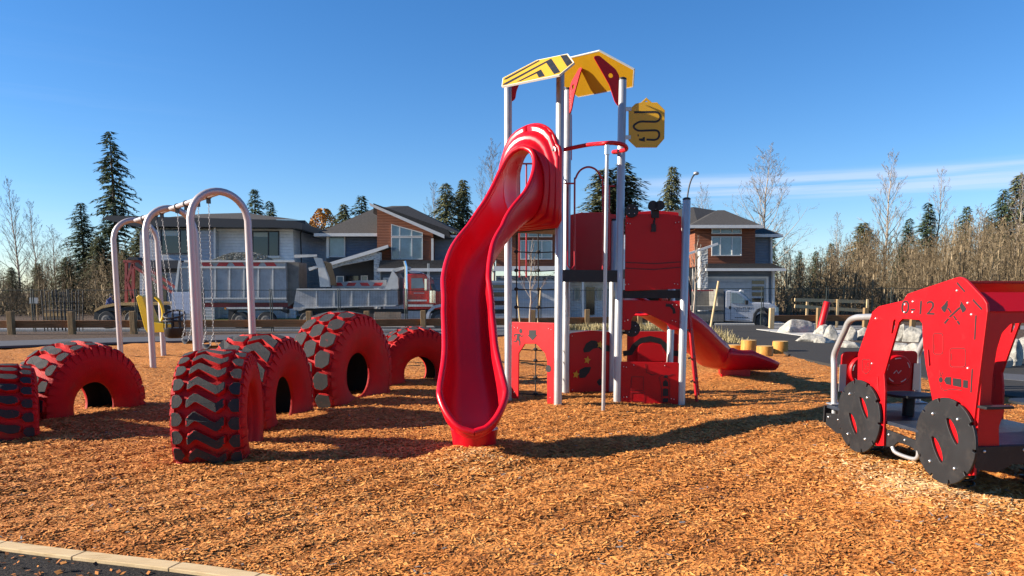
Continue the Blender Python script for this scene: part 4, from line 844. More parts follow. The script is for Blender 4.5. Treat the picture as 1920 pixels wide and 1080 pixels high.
for s_ in (-.12, 1.05):
    for x in (.25, .87):
        c_ = rp(s_, x, 0); mb = MB(); mb.tube([c_ + Vector((.085*math.cos(t), .085*math.sin(t), .0 + t*.0085)) for t in np.linspace(0, 2*math.pi*6, 96)], .011, 6); mb.build('coil_spring', M['black'], FT)
# ---------------------------------------------------------------- swing frame
B0 = Vector((-5.0, 13.2, 0)); BD = Vector((-2.0, 2.6, 0)); bu = BD.normalized(); bl = Vector((bu.y, -bu.x, 0))
SW = empty('swing_frame', B0 + BD, 0, 'swing frame of three tall arched grey tubes joined by a top beam', 'swing frame')
zT = W(415, 352, 13.2).z - .06
for k in range(3):
    c_ = B0 + BD*k; hw_ = .47
    pts = [c_ - bl*hw_*1.02 + Zv*z for z in (-.3, 1, 2.2, zT - hw_)] + [c_ - bl*hw_*math.cos(t) + Zv*(zT - hw_ + hw_*math.sin(t)) for t in np.linspace(.12, math.pi - .12, 18)] + [c_ + bl*hw_*1.02 + Zv*z for z in (zT - hw_, 2.2, 1, -.3)]
    mb = MB(); mb.tube(pts, .062, 16); mb.build('arch', M['swing_pink'], SW)
for k in range(2): mb = MB(); mb.tube([B0 + BD*(k + .012) + Zv*(zT - .02), B0 + BD*(k + .988) + Zv*(zT - .02)], .045, 14); mb.build('beam', M['swing_pink'], SW)
def chain(mb, a, b, link=.05):
    a = Vector(a); b = Vector(b); n = max(2, int((b - a).length/link)); d = (b - a)/n; u = d.normalized(); p = u.orthogonal().normalized(); q = u.cross(p)
    for i in range(n):
        c_ = a + d*(i + .5); s = p if i % 2 else q; L = []
        for t in range(8): t_ = 2*math.pi*t/8; L.append(c_ + u*math.cos(t_)*d.length*.62 + s*math.sin(t_)*.012)
        mb.tube(L, .0036, 4, closed=True)
def hangers(ts, root):
    for t in ts:
        mb = MB(); p = B0 + BD*t + Zv*(zT - .02); mb.tube([p - bu*.03, p + bu*.03], .06, 12); mb.box((p.x - .03, p.y - .03, p.z - .13), (p.x + .03, p.y + .03, p.z - .05)); mb.build('hanger', M['black'], SW)
def belt(t0, t1, zs, label):
    a = B0 + BD*t0; b = B0 + BD*t1; m_ = (a + b)/2; rt = empty('belt_swing', (m_.x, m_.y, zs), 0, label, 'swing', 'swings hanging from the frame'); hangers((t0, t1), rt)
    hs = .24; e0 = m_ - bu*hs + Zv*(zs + .30); e1 = m_ + bu*hs + Zv*(zs + .30)
    for p, e_ in ((a, e0), (b, e1)):
        mb = MB(); chain(mb, p + Zv*(zT - .14), e_)
        for s in (-1, 1): chain(mb, e_, m_ + (e_ - m_).project(bu)*.95 + Vector((0, 0, 0)) + bl*s*.07 + Zv*(zs - (m_.z) + .05) if False else Vector((m_.x, m_.y, 0)) + bu*(hs*.95 if e_ is e1 else -hs*.95) + bl*s*.07 + Zv*(zs + .06), .05)
        mb.build('chain', M['chain'], rt)
    mb = MB(); V = []; K = 12
    for i in range(K + 1):
        f = i/K*2 - 1; c_ = Vector((m_.x, m_.y, zs + .07*f*f)) + bu*hs*f
        V += [c_ - bl*.08, c_ + bl*.08]
    mb.add(V, [(2*i, 2*i+1, 2*i+3, 2*i+2) for i in range(K)], 0, True); s_ = mb.build('seat', M['black_panel'], rt); q = s_.modifiers.new('s', 'SOLIDIFY'); q.thickness = .012
belt(.18, .38, .50, 'black belt swing on chains nearest the near arch of the swing frame')
belt(.62, .82, .52, 'black belt swing on chains hanging just before the middle arch')
# toddler bucket and yellow high back seat
a = B0 + BD*1.2; b = B0 + BD*1.36; m_ = (a + b)/2; rt = empty('toddler_swing', (m_.x, m_.y, .8), 0, 'black bucket swing for toddlers hanging beside the yellow seat', 'swing', 'swings hanging from the frame'); hangers((1.2, 1.36), rt)
hv = Vector((.9, -.1, 0)); cb_ = Vector((m_.x, m_.y, 0)) + Vector((.30, -.2, 0))
for p, s in ((a, -1), (b, 1)): mb = MB(); chain(mb, p + Zv*(zT - .14), cb_ + bu*.17*s + Zv*1.12); mb.build('chain', M['chain'], rt)
mb = MB(); rg = [(.13, .56), (.20, .60), (.22, .78)]; mb.tube([cb_ + Zv*z for r, z in rg], [r for r, z in rg], 18); 
for k in range(9): t = 2*math.pi*k/9; d = Vector((math.cos(t), math.sin(t), 0)); mb.bar(cb_ + d*.215 + Zv*.76, cb_ + d*.20 + Zv*(1.06 + .08*math.sin(t)), .03, .015)
mb.tube([cb_ + Vector((math.cos(t), math.sin(t), 0))*.205 + Zv*(1.07 + .08*math.sin(t)) for t in np.linspace(0, 2*math.pi, 25)[:-1]], .022, 8, closed=True)
mb.tube([cb_ + Vector((math.cos(t), math.sin(t), 0))*.215 + Zv*.93 for t in np.linspace(0, 2*math.pi, 25)[:-1]], .018, 8, closed=True); mb.build('bucket', M['black_panel'], rt)
a = B0 + BD*1.52; b = B0 + BD*1.72; m_ = (a + b)/2; rt = empty('support_swing', (m_.x, m_.y, .8), 0, 'yellow high back moulded swing seat with yellow harness', 'swing', 'swings hanging from the frame'); hangers((1.52, 1.72), rt)
YM = [Vector((-8.05 + dx, 16.7, z)) for dx, z in ()]
yb = W(267, 556, m_.y); yt2 = W(290, 556, m_.y)
prof_ = [W(x, y, m_.y) for x, y in ((263, 557), (268, 553), (275, 556), (281, 575), (292, 603), (318, 607), (320, 622), (284, 623), (279, 616))]
mb = MB(); mb.prism([p - Vector((0, .20, 0)) for p in prof_], (0, .40, 0)); mb.build('seat_shell', M['yellow_seat'], rt, bevel=.012)
mb = MB()
for dy in (-.2, .2): mb.tube(spline([W(x, y, m_.y + dy) for x, y in ((291, 557), (300, 566), (305, 580), (306, 592), (303, 602))], 4), .035, 10)
mb.build('harness', M['yellow_seat'], rt)
for p, e_ in ((a, W(267, 554, m_.y - .2)), (b, W(268, 554, m_.y + .2)), (a, W(293, 560, m_.y - .2)), (b, W(294, 560, m_.y + .2))): mb = MB(); chain(mb, p + Zv*(zT - .14), e_); mb.build('chain', M['chain'], rt)
# ---------------------------------------------------------------- stumps
stn = ['cut log stump in the back row, leftmost seen right of the ladder', 'tallest upright cut log stump behind the small slide', 'low cut log stump third from the left behind the slide end', 'cut log stump at the right end of the row', 'cut log stump half hidden by the ladder', 'small cut log stump seen just left of the silver post']
for (x0, x1, yt, yb_), lb in zip(((1364, 1394, 647, 662), (1393, 1422, 638, 664), (1423, 1454, 649, 670), (1453, 1482, 640, 663), (1296, 1322, 650, 666), (1262, 1288, 646, 661)), stn):
    g0 = G((x0 + x1)/2, yb_ - .5); r = (x1 - x0)/2/F*g0.y; zt_s = W((x0+x1)/2, yt, g0.y + r*.8).z; rt = empty('log_stump', (g0.x, g0.y + r, 0), 0, lb, 'stump', 'upright log stumps along the path')
    n = 22; mb = MB(); rnd = random.Random(x0); w_ = [1 + .03*math.sin(2*t) + .012*rnd.uniform(-1, 1) for t in np.linspace(0, 6.28, n)]
    R_ = lambda z, k: [(g0.x + r*k*w_[i]*math.cos(6.2832*i/n), g0.y + r + r*k*w_[i]*math.sin(6.2832*i/n), z) for i in range(n)]
    V = R_(-.2, 1.02) + R_(zt_s - .02, 1) + R_(zt_s, .95); mb.add(V, [(i, (i+1) % n, n + (i+1) % n, n + i) for i in range(n)] + [(n + i, n + (i+1) % n, 2*n + (i+1) % n, 2*n + i) for i in range(n)], 0, True); mb.build('log', M['stump_side'], rt)
    mb = MB(); V = [(x, y, z + .002) for x, y, z in R_(zt_s, .955)] ; mb.add(V, [tuple(range(n))]); mb.build('cut_face', M['stump_top'], rt)
# ---------------------------------------------------------------- boulders
import bmesh
from mathutils import noise
def boulder(px0, px1, pyt, pyb, seed, label):
    b_ = G((px0 + px1)/2, pyb); w = (px1 - px0)/F*b_.y*1.01; h = W(0, pyt, b_.y + w*.3).z
    bm = bmesh.new(); bmesh.ops.create_icosphere(bm, subdivisions=4, radius=1); of = Vector((seed*3.1, seed*1.7, 0))
    pl = [(Vector((random.Random(seed*9 + i).uniform(-1, 1), random.Random(seed*7 + i).uniform(-1, 1), random.Random(seed*5 + i).uniform(-.3, 1))).normalized(), random.Random(seed + i).uniform(.5, .8)) for i in range(12)]
    for v in bm.verts:
        p = v.co.copy()
        for n_, d_ in pl:
            t = p.dot(n_)
            if t > d_: p -= n_*(t - d_)*.97
        p *= 1.15 + .16*noise.noise(p*1.1 + of) + .05*noise.noise(p*3.2 + of) + .02*noise.noise(p*8 + of)
        v.co = Vector((p.x*w/2*1.05, p.y*w*.46, p.z*h*.86 + h*.30))
    me = bpy.data.meshes.new('boulder'); bm.to_mesh(me); bm.free()
    for f in me.polygons: f.use_smooth = True
    me.materials.append(M['boulder']); o = bpy.data.objects.new('boulder', me); COL.objects.link(o); o.location = (b_.x, b_.y + w*.35, 0.02)
    tag(o, label, 'boulder', 'pale boulders beside the path')
BL = [(1466, 1528, 598, 627, 'largest pale domed boulder left of the leaning red post'), (1500, 1544, 627, 643, 'low cream boulder beside the foot of the leaning red post'), (1532, 1566, 610, 630, 'small grey boulder just right of the leaning red post'), (1545, 1580, 617, 640, 'pale boulder between the red post and the silver handle tube'), (1528, 1566, 632, 646, 'flat bluish boulder lying on the edge of the asphalt'),
      (1583, 1612, 619, 641, 'rounded boulder framed inside the bend of the silver handle tube'), (1606, 1634, 618, 640, 'boulder with one dark side beside the truck nose'), (1576, 1622, 640, 655, 'low dark boulder behind the silver handle tube'), (1676, 1704, 612, 642, 'tall pale boulder seen at the left in the door opening'), (1697, 1738, 616, 644, 'large cream boulder seen at the right in the door opening'),
      (1668, 1716, 643, 660, 'low flat boulder seen at the bottom of the door opening'), (1710, 1752, 644, 668, 'boulder half hidden by the far handle tube'), (1862, 1910, 636, 668, 'large pale boulder behind the rear arch of the play truck'), (1880, 1930, 648, 690, 'cream boulder stacked low at the right edge of the photo'), (1855, 1900, 668, 694, 'flat pale boulder in the rear arch, lowest of its pile'), (1905, 1965, 640, 676, 'big boulder cut off by the right edge of the photo'), (1626, 1668, 636, 658, 'boulder partly hidden behind the red nose of the play truck')]
for i, (a, b, c_, d, l) in enumerate(BL): boulder(a, b, c_, d, i + 3, l)
# leaning red post
g0 = G(1535, 628); tp = W(1549, 566, g0.y); tp = Vector((tp.x, g0.y - .1, tp.z)); mb = MB(); mb.tube([g0 - Zv*.2 - (tp - g0)*.1, g0, tp, tp + (tp - g0)*.01], [.12, .12, .115, .10], 18)
tag(mb.build('leaning_post', M['red_panel'], None), 'thick red painted post leaning to the right among the boulders', 'post')
# pale poles (tree stakes)
def stake(a, b, za, r, label):
    g_ = G(*a); t_ = W(b[0], b[1], g_.y); mb = MB(); mb.tube([g_ - Zv*.2, g_, t_], [r, r, r*.9], 10); tag(mb.build('tree_stake', M['wood_new'], None), label, 'stake', 'round wooden tree stakes')
stake((1331, 624), (1347.5, 527), 0, .05, 'pale round stake leaning right between the tower and the white pickup')
stake((977, 624), (969, 545), 0, .032, 'thin pale stake seen through the rope net, left of the young tree')
stake((1007, 624), (1014, 540), 0, .032, 'thin pale stake seen through the rope net, right of the young tree')
stake((1216, 612), (1217, 586), 0, .03, 'short pale stake seen under the arch panel of the tower')
# ---------------------------------------------------------------- wooden rail fence
def lerpd(px, tab):
    for (a, da), (b, db) in zip(tab[:-1], tab[1:]):
        if a <= px <= b: return da + (db - da)*(px - a)/(b - a)
    return tab[0][1] if px < tab[0][0] else tab[-1][1]
DT = [(-300, 26.4), (0, 26.6), (255, 27), (690, 27.6), (795, 28.4), (999, 29.3), (1100, 30.2), (1200, 31), (1443, 32.6), (1531, 32.9), (2300, 33.5)]
def fpt(px): d = lerpd(px, DT); return Vector(((px - CX)/F*d*1.003, d, 0))
def rail_fence(name, pxs, label, post_m='wood_post', pale=()):
    rt = empty(name, fpt(pxs[0]), 0, label, 'fence'); P = [fpt(p) for p in pxs]
    for i, p in enumerate(P):
        d = (P[min(i+1, len(P)-1)] - P[max(i-1, 0)]).normalized(); mb = MB(); mb.bar(p - Zv*.3 - Vector((0, .04, 0)), p + Zv*.86 - Vector((0, .04, 0)), .19, .19, up=(0, 1, 0)); n_ = len(mb.v)
        mb.build('post', M['wood_new' if i in pale else post_m], rt, bevel=.012)
    for a, b in zip(P[:-1], P[1:]):
        d = (b - a).normalized(); o_ = Vector((-d.y, d.x, 0))*.12
        mb = MB(); mb.bar(a + o_ + d*.004 + Zv*.41, b + o_ - d*.004 + Zv*.41, .09, .26); mb.build('rail', M['wood_rail'], rt, bevel=.008)
rail_fence('rail_fence', [-200, -88, 27, 140, 255, 368, 476, 583, 690, 795, 898, 999, 1100, 1198], 'brown wooden rail fence running along the soil on the left behind the swings and tower')
rail_fence('rail_fence', [1443, 1531, 1618, 1706, 1793, 1880, 1967, 2054], 'brown wooden rail fence on the right behind the boulders, first post pale', pale=(0,))
# ---------------------------------------------------------------- wire site fence (dark green panels)
def mesh_fence(name, pxs, Y, label, zb=None, H=1.95, step=.075, paired=True, top=None):
    rt = empty(name, (0, Y, gz(0, Y)), 0, label, 'fence')
    X = [(p - CX)/F*Y*1.004 for p in pxs]; z0 = gz(0, Y) - .02 if zb is None else zb; zt = (W(0, top, Y).z if top else z0 + H)
    for a, b in zip(X[:-1], X[1:]):
        for x in ((a + .045, b - .045) if paired else (a,)):
            mb = MB(); mb.tube([(x, Y, z0), (x, Y, zt + .06)], .026, 8); mb.build('post', M['fence_green'], rt)
        V = []; n = int((b - a - .1)/step)
        for i in range(1, n): x = a + .05 + (b - a - .1)*i/n; V.append([(x - .003, Y, z0 + .08), (x + .003, Y, z0 + .08), (x + .003, Y + .001, zt), (x - .003, Y + .001, zt)])
        k = int((zt - z0)/.30)
        for j in range(1, k): z = z0 + .08 + (zt - z0 - .08)*j/k; V.append([(a + .05, Y + .004, z - .003), (b - .05, Y + .004, z - .003), (b - .05, Y + .004, z + .003), (a + .05, Y + .004, z + .003)])
        soup('wire_mesh', V, np.zeros(len(V)), M['fence_green'], rt).matrix_parent_inverse = Matrix.Translation(-rt.location)
        mb = MB(); mb.tube([(a + .045, Y, zt), (b - .045, Y, zt)], .016, 6); mb.tube([(a + .045, Y, z0 + .08), (b - .045, Y, z0 + .08)], .016, 6); mb.build('frame_tube', M['fence_green'], rt)
mesh_fence('site_fence', [-180, -55, 70, 137, 262, 387, 513, 639, 763, 888, 1012, 1136, 1262], 36, 'dark wire site fence panels between the rail fence and the trucks', top=544)
mesh_fence('site_fence', [1300, 1425, 1545, 1665, 1785, 1905, 2030, 2160], 37.5, 'dark wire site fence on the right in front of the white pickup', top=541)
rt = empty('spare_fence_panels', (-20.6, 35, 0), 0, 'stack of loose black fence panels leaning together at the left', 'fence panels')
for k, x in enumerate((78, 84, 91, 97, 104, 112, 118, 123, 130)):
    a = W(x, 545, 35 + .25*(k % 3)); mb = MB(); 
    for q in (0, .5): mb.tube([(a.x + q, a.y, -.25), (a.x + q + .02*k - .06, a.y + .05, a.z + .06*math.sin(k*2))], .025, 6)
    for z in (0, .4, .8, 1.2, 1.58): mb.tube([(a.x, a.y, z - .1), (a.x + .5, a.y, z - .1)], .008, 4)
    mb.build('panel_frame', M['black'], rt)
# ---------------------------------------------------------------- houses
YH = 52.0
def hb(mb, L, Y0, Y1, mi=0):           # prism whose front outline is seen at these picture points at depth Y0
    P = [W(a, b, Y0) for a, b in L]; mb.prism(P, (0, Y1 - Y0, 0), mi); return mb
def hbox(mb, x0, y0, x1, y1, Y0, Y1, mi=0): return hb(mb, [(x0, y0), (x1, y0), (x1, y1), (x0, y1)], Y0, Y1, mi)
def part(name, L, Y0, Y1, m, par, bevel=0):
    mb = MB()
    for q in (L if isinstance(L[0], (list, tuple)) and isinstance(L[0][0], (list, tuple)) else [L]): hb(mb, q, Y0, Y1)
    return mb.build(name, M[m], par, bevel=bevel)
def R4(x0, y0, x1, y1): return [(x0, y0), (x1, y0), (x1, y1), (x0, y1)]
def window(x0, y0, x1, y1, Y, par, bars=(), hbars=(), fr='trim', gl_='glass', w=2.2, top=None, blind=0):
    # a real frame with glass set back 8 cm
    tl = (x0, y0) if top is None else (x0, top[0]); tr_ = (x1, y0) if top is None else (x1, top[1])
    g = part('window', [tl, tr_, (x1, y1), (x0, y1)], Y - .04, Y - .02, gl_, par)
    fb = MB(); wb = w
    def bar(a, b, c_, d): hb(fb, [a, b, c_, d], Y - .10, Y - .041)
    bar((x0 - wb, tl[1] - wb), (x0, tl[1]), (x0, y1), (x0 - wb, y1 + wb)); bar((x1, tr_[1]), (x1 + wb, tr_[1] - wb), (x1 + wb, y1 + wb), (x1, y1))
    bar((x0 - wb, tl[1] - wb), (x1 + wb, tr_[1] - wb), tr_, tl); bar((x0, y1), (x1, y1), (x1 + wb, y1 + wb), (x0 - wb, y1 + wb))
    ft = lambda x: tl[1] + (tr_[1] - tl[1])*(x - x0)/(x1 - x0)
    for x in bars: hb(fb, [(x - .9, ft(x)), (x + .9, ft(x)), (x + .9, y1), (x - .9, y1)], Y - .09, Y - .042)
    for y, h_ in hbars: hb(fb, R4(x0, y - h_, x1, y + h_), Y - .095, Y - .043)
    fb.build('frame', M[fr], g)
    if blind: part('blind', R4(x0 + 1, tl[1] + 1, x0 + (x1 - x0)*.62, tl[1] + blind), Y - .05, Y - .041, 'blind', g)
    return g
def garage(x0, y0, x1, y1, Y, par, wx=None, wy=()):
    g = part('garage_door', R4(x0, y0, x1, y1), Y - .03, Y + .05, 'garage', par)
    fb = MB(); hb(fb, R4(x0 - 4, y0 - 3.5, x1 + 4, y0), Y - .10, Y - .02); hb(fb, R4(x0 - 4, y0, x0, y1), Y - .10, Y - .02); hb(fb, R4(x1, y0, x1 + 4, y1), Y - .10, Y - .02); fb.build('frame', M['trim'], g)
    if wx:
        for a, b in wy: part('pane', R4(wx[0], a, wx[1], b), Y - .06, Y - .031, 'glass_dark', g)
    return g
def hip(name, x0, x1, ye, xr0, xr1, yr, Y0, Y1, m, par, over=.5, gut='trim'):     # hipped roof: eave picture y at the front, ridge seen at yr
    a = W(x0, ye, Y0); b = W(x1, ye, Y0); Yr = (Y0 + Y1)/2; r0 = W(xr0, yr, Yr); r1 = W(xr1, yr, Yr); z = a.z
    V = [(a.x, Y0, z), (b.x, Y0, z), (b.x, Y1, z), (a.x, Y1, z), tuple(r0), tuple(r1)]
    mb = MB(); mb.add(V, [(0, 1, 5, 4), (1, 2, 5), (2, 3, 4, 5), (3, 0, 4), (3, 2, 1, 0)]); o = mb.build(name, M[m], par)
    gb = MB(); gb.box((a.x - .02, Y0 - .10, z - .20), (b.x + .02, Y0 - .004, z + .0)); gb.box((a.x - .10, Y0 - .10, z - .20), (a.x - .022, Y1, z)); gb.box((b.x + .022, Y0 - .10, z - .20), (b.x + .10, Y1, z)); gb.build('gutter', M[gut], o)
    return o
base_y = 600
# house one: pale modern house
H1 = empty('house', W(430, 596, 53), 0, 'white and grey modern house with flat dark eaves behind the swings', 'house')
part('wall', R4(300, 425, 549, 604), 52, 62, 'white_side', H1)
part('wall', R4(262, 432, 402, 604), 51.2, 51.98, 'grey_side', H1)
part('wall', R4(400.5, 425, 404, 560), 51.1, 51.19, 'trim', H1)
part('roof', [(190, 410), (205, 404), (549, 413), (566, 418), (566, 430), (549, 427), (250, 424)], 50.6, 62, 'trim_dark', H1)
mb = MB(); V = [W(285, 410, 52), W(549, 412, 52), W(560, 412, 61), W(285, 410, 61), W(378, 401, 56.5), W(460, 399, 56.5)]
mb.add(V, [(0, 1, 5, 4), (1, 2, 5), (2, 3, 4, 5), (3, 0, 4)]); mb.build('roof', M['shingle'], H1)
window(474, 435, 521, 479, 52, H1, bars=(503,), fr='trim_dark', gl_='glass_dark', blind=9); window(303, 432, 354, 474, 51.2, H1, bars=(337,), fr='trim_dark', gl_='glass_dark', blind=10)
part('trim', R4(474, 479.5, 524, 484), 51.8, 51.97, 'trim', H1)
# its side facing right, seen obliquely, further back
mb = MB(); a = W(549, 425, 52.01); b = W(592, 447, 64); mb.add([(a.x, 52.01, -.3), (b.x - 1.1, 64, -.3), (b.x - 1.1, 64, b.z), (a.x, 52.01, a.z), (a.x - 1, 52.01, -.3), (a.x - 1, 52.01, a.z), (a.x-1, 64, -.3), (a.x-1, 64, b.z)], [(0, 1, 2, 3), (4, 0, 3, 5), (3, 2, 7, 5)]); mb.build('wall', M['white_side'], H1)
mb = MB(); p0 = W(566, 416, 51.5); p1 = W(600, 446, 64.5); mb.bar(p0 + Vector((-.4, 0, 0)), p1 + Vector((-.4, 0, 0)), 1.2, .22); mb.build('side_eave', M['trim_dark'], H1)
for x, Y in ((562, 53), (586, 60)): mb = MB(); t_ = W(x, 437, Y); mb.tube([(t_.x + .05, Y, -.2), (t_.x + .05, Y, t_.z), (t_.x + .3, Y, t_.z + .4)], .05, 6); mb.build('downpipe', M['trim_dark'], H1)
part('porch_roof', R4(240, 488, 335, 503), 50.2, 52, 'trim_dark', H1); part('door', R4(284, 515, 312, 590), 51.1, 51.19, 'glass_dark', H1); garage(412, 520, 535, 602, 51.96, H1)
part('porch_wall', R4(285, 503, 330, 510), 51.0, 51.19, 'dark_wall', H1)
# house two: brown sloping gable
H2 = empty('house', W(735, 596, 52), 0, 'blue and brown house with sloping gable roof above the red truck', 'house')
part('wall', R4(616, 437, 707, 604), 52, 62, 'blue_side', H2); part('wall', R4(812, 445, 866, 604), 52, 62, 'slate_side', H2)
part('wall', [(707, 388), (812, 434), (812, 604), (707, 604)], 51, 61, 'brown_side', H2)
part('corner_trim', R4(612, 437, 616.5, 604), 51.8, 62, 'trim', H2); part('corner_trim', R4(863, 447, 868, 604), 51.8, 62, 'trim', H2); part('corner_trim', R4(808.5, 447, 812.8, 490), 50.9, 50.99, 'trim', H2)
hip('roof', 592, 714, 437.5, 708, 760, 388, 51.2, 63, 'shingle', H2)
mb = MB(); V = [W(705, 392, 52), W(872, 441, 51.6), W(880, 441, 63), W(735, 386, 56), W(765, 386, 56)]; mb.add(V, [(0, 1, 4, 3), (1, 2, 4), (0, 3, 2)]); mb.build('roof', M['shingle'], H2)
gb = MB(); hb(gb, R4(826, 441, 870, 445), 51.4, 51.58); gb.build('gutter', M['trim'], H2)
part('gable_fascia', [(692, 380), (833, 440), (833, 447), (694, 386)], 50.4, 50.55, 'trim', H2)
mb = MB(); hb(mb, [(693, 380.5), (833, 440.5), (833, 443), (696, 384)], 50.56, 60); mb.build('gable_roof', M['shingle'], H2); part('gable_roof', [(700, 381), (840, 431), (846, 447), (812, 447), (700, 400)], 51.3, 56, 'shingle', H2)
window(616.5, 441.5, 645, 480, 52, H2); g = window(735, 446, 791, 485, 51, H2, bars=(749.5, 772), w=1.6)
g2 = window(735, 423, 791, 442, 51, H2, bars=(749.5, 772), w=1.6, top=(421.5, 437.5))
part('porch_fascia', [(612, 497), (615, 493), (727, 459), (728, 464), (700, 474), (612, 500)], 49.3, 49.5, 'trim', H2)
mb = MB(); hb(mb, [(616, 495), (727, 461), (726, 464), (618, 498)], 49.52, 52); mb.build('porch_roof', M['shingle'], H2)
part('porch_pillar', R4(701, 473, 713, 604), 49.5, 50.1, 'stone', H2); part('porch_beam', [(612, 500), (701, 474), (701, 486), (640, 498), (612, 507)], 49.52, 49.8, 'stone', H2)
part('porch_wall', R4(612, 484, 706, 604), 51.6, 51.96, 'dark_wall', H2)
window(632, 519, 643, 531, 51.6, H2, w=1.5); window(678, 518, 688, 530, 51.6, H2, w=1.5); part('door', R4(648, 517, 672, 590), 51.5, 51.59, 'glass_dark', H2)
part('garage_roof', [(713, 488), (868, 488), (876, 503), (710, 503)], 49.4, 50.98, 'shingle', H2); part('garage_fascia', R4(708, 503, 880, 509), 49.2, 49.38, 'trim', H2)
part('wall', R4(713, 509, 866, 604), 49.9, 50.97, 'slate_side', H2); garage(722, 524, 808, 602, 49.9, H2)
# house three (middle, behind the tower)
H3 = empty('house', W(1000, 596, 52), 0, 'brown and pale house seen between the tower posts and through the rope net', 'house')
part('wall', R4(930, 428, 1062, 500), 51, 61, 'brown_side', H3); part('wall', R4(1062, 440, 1172, 604), 52.5, 62, 'white_side', H3)
hip('roof', 900, 1085, 427, 960, 1030, 403, 50.4, 62, 'shingle', H3); window(977, 452, 1034, 485, 51, H3, bars=(991, 1016), w=1.6); window(977, 432, 1034, 443, 51, H3, bars=(991, 1016), w=1.6)
part('wall', R4(930, 517, 1060, 604), 50, 50.98, 'stone_dark', H3); part('garage_fascia', R4(926, 499, 1066, 508), 49.5, 49.98, 'trim', H3)
garage(895, 530, 1044, 602, 49.97, H3, (905, 950), ((534, 540), (548, 556), (564, 572), (580, 588)))
part('porch_roof', [(1058, 520), (1100, 505), (1175, 505), (1175, 522), (1058, 522)], 49.8, 52.4, 'shingle', H3)
part('door', R4(1099, 538, 1115, 590), 52.38, 52.49, 'glass_dark', H3); window(1078, 540, 1087, 562, 52.5, H3, w=1.2); window(1120, 540, 1128, 562, 52.5, H3, w=1.2)
for x in (1093, 1150): part('porch_column', R4(x - 1.6, 522, x + 1.8, 604), 50.0, 50.2, 'trim', H3)
# house four (right)
H4 = empty('house', W(1380, 596, 52), 0, 'slate blue and brown house with white garage door behind the white pickup', 'house')
part('wall', R4(1303, 424, 1416, 500), 51, 62, 'brown_side', H4); part('wall', R4(1414, 437, 1448, 500), 52.4, 62, 'slate_side', H4)
part('wall', R4(1262, 424, 1304, 604), 53.5, 62, 'brown_side', H4); part('wall', R4(1327, 503, 1452, 604), 50, 60, 'slate_side', H4)
hip('roof', 1295, 1428, 422, 1345, 1358, 394, 50.2, 62, 'shingle', H4); hip('roof', 1412, 1465, 439, 1420, 1432, 427, 51.8, 58, 'shingle', H4)
mb = MB(); V = [W(1225, 425, 54), W(1310, 425, 53), W(1350, 396, 60), W(1300, 388, 59), W(1250, 397, 58)]; mb.add(V, [(0, 1, 2, 3, 4)]); q = mb.build('roof', M['shingle'], H4); s_ = q.modifiers.new('s', 'SOLIDIFY'); s_.thickness = .2
window(1336, 445, 1389, 478, 51, H4, bars=(1351, 1373), w=1.8); window(1336, 430, 1389, 437, 51, H4, bars=(1351, 1373), w=1.8)
window(1290, 440, 1300, 470, 53.5, H4, w=1.2)
part('garage_roof', [(1327, 494), (1448, 494), (1472, 503), (1325, 503)], 49.0, 51, 'shingle', H4); part('garage_fascia', R4(1324, 503, 1474, 508), 48.8, 48.98, 'trim', H4)
garage(1327, 522, 1437, 596, 50, H4, (1410, 1433), ((526, 532.5), (537, 543.5), (548, 555), (559, 566)))
part('corner_trim', R4(1449, 508, 1452.8, 600), 49.7, 49.99, 'trim', H4); part('corner_trim', R4(1445, 441, 1448.6, 494), 52.2, 52.39, 'trim', H4)
part('porch_pillar', R4(1313, 465, 1327, 604), 49.4, 50.1, 'stone', H4); part('porch_fascia', [(1262, 483), (1346, 455), (1347, 459), (1262, 488)], 49.0, 49.2, 'trim', H4)
part('porch_wall', R4(1264, 484, 1314, 604), 52.5, 53.4, 'dark_wall', H4); window(1300, 500, 1310, 560, 52.5, H4, w=1.4)
# ---------------------------------------------------------------- vehicles
def wheel(mb_parent, px, py, rpx, Y, w=.5):
    c_ = W(px, py, Y); r = rpx/F*Y; mb = MB(); 
    mb.tube([c_ + Vector((0, y, 0)) for y in (0, .04, w - .04, w)], [r*.93, r, r, r*.93], 28); t_ = mb.build('wheel', M['rubber'], mb_parent)
    mb = MB(); mb.tube([c_ + Vector((0, y, 0)) for y in (-.03, -.01)], [r*.42, r*.58], 20); mb.tube([c_ + Vector((0, y, 0)) for y in (-.10, -.031)], [r*.16, r*.2], 12); mb.build('rim', M['rim'], t_); return t_
def hazard(par, x0, x1, y0, y1, Y, n):
    w = (x1 - x0)/n; L = []
    for i in range(n): a = x0 + i*w; L.append([(a, y0), (a + w*.62, y0), (a + w*.78, y1), (a + w*.16, y1)] if i % 2 == 0 else [(a + w*.16, y0), (a + w*.78, y0), (a + w*.62, y1), (a, y1)])
    return part('hazard_stripe', L, Y - .035, Y - .03, 'hazard_red', par)
YT = 43.6
T1r = empty('dump_trailer', W(430, 618, YT), 0, 'grey ribbed dump trailer heaped with gravel beside the white house', 'trailer')
bx = part('box', [(334, 492), (330, 545), (335, 560), (376, 560), (376, 565), (537, 565), (536, 500), (534, 490)], YT, YT + 2.4, 'alu', T1r)
rb = MB()
for x in (352, 374, 402, 429, 456, 483, 510): hb(rb, R4(x, 503, x + 2.6, 559), YT - .07, YT - .002)
hb(rb, R4(338, 499.5, 535, 503), YT - .09, YT - .002); hb(rb, R4(378, 558, 537, 561), YT - .08, YT - .002); hb(rb, [(334.5, 488), (338, 489), (332, 548), (327, 544)], YT - .12, YT - .002); hb(rb, R4(345, 488, 552, 491.5), YT - .10, YT - .002); rb.build('ribs', M['alu_bright'], bx)
hazard(bx, 376, 525, 492, 499, YT, 5)
mb = MB(); V = []; T_ = []; rnd = np.random.default_rng(3)
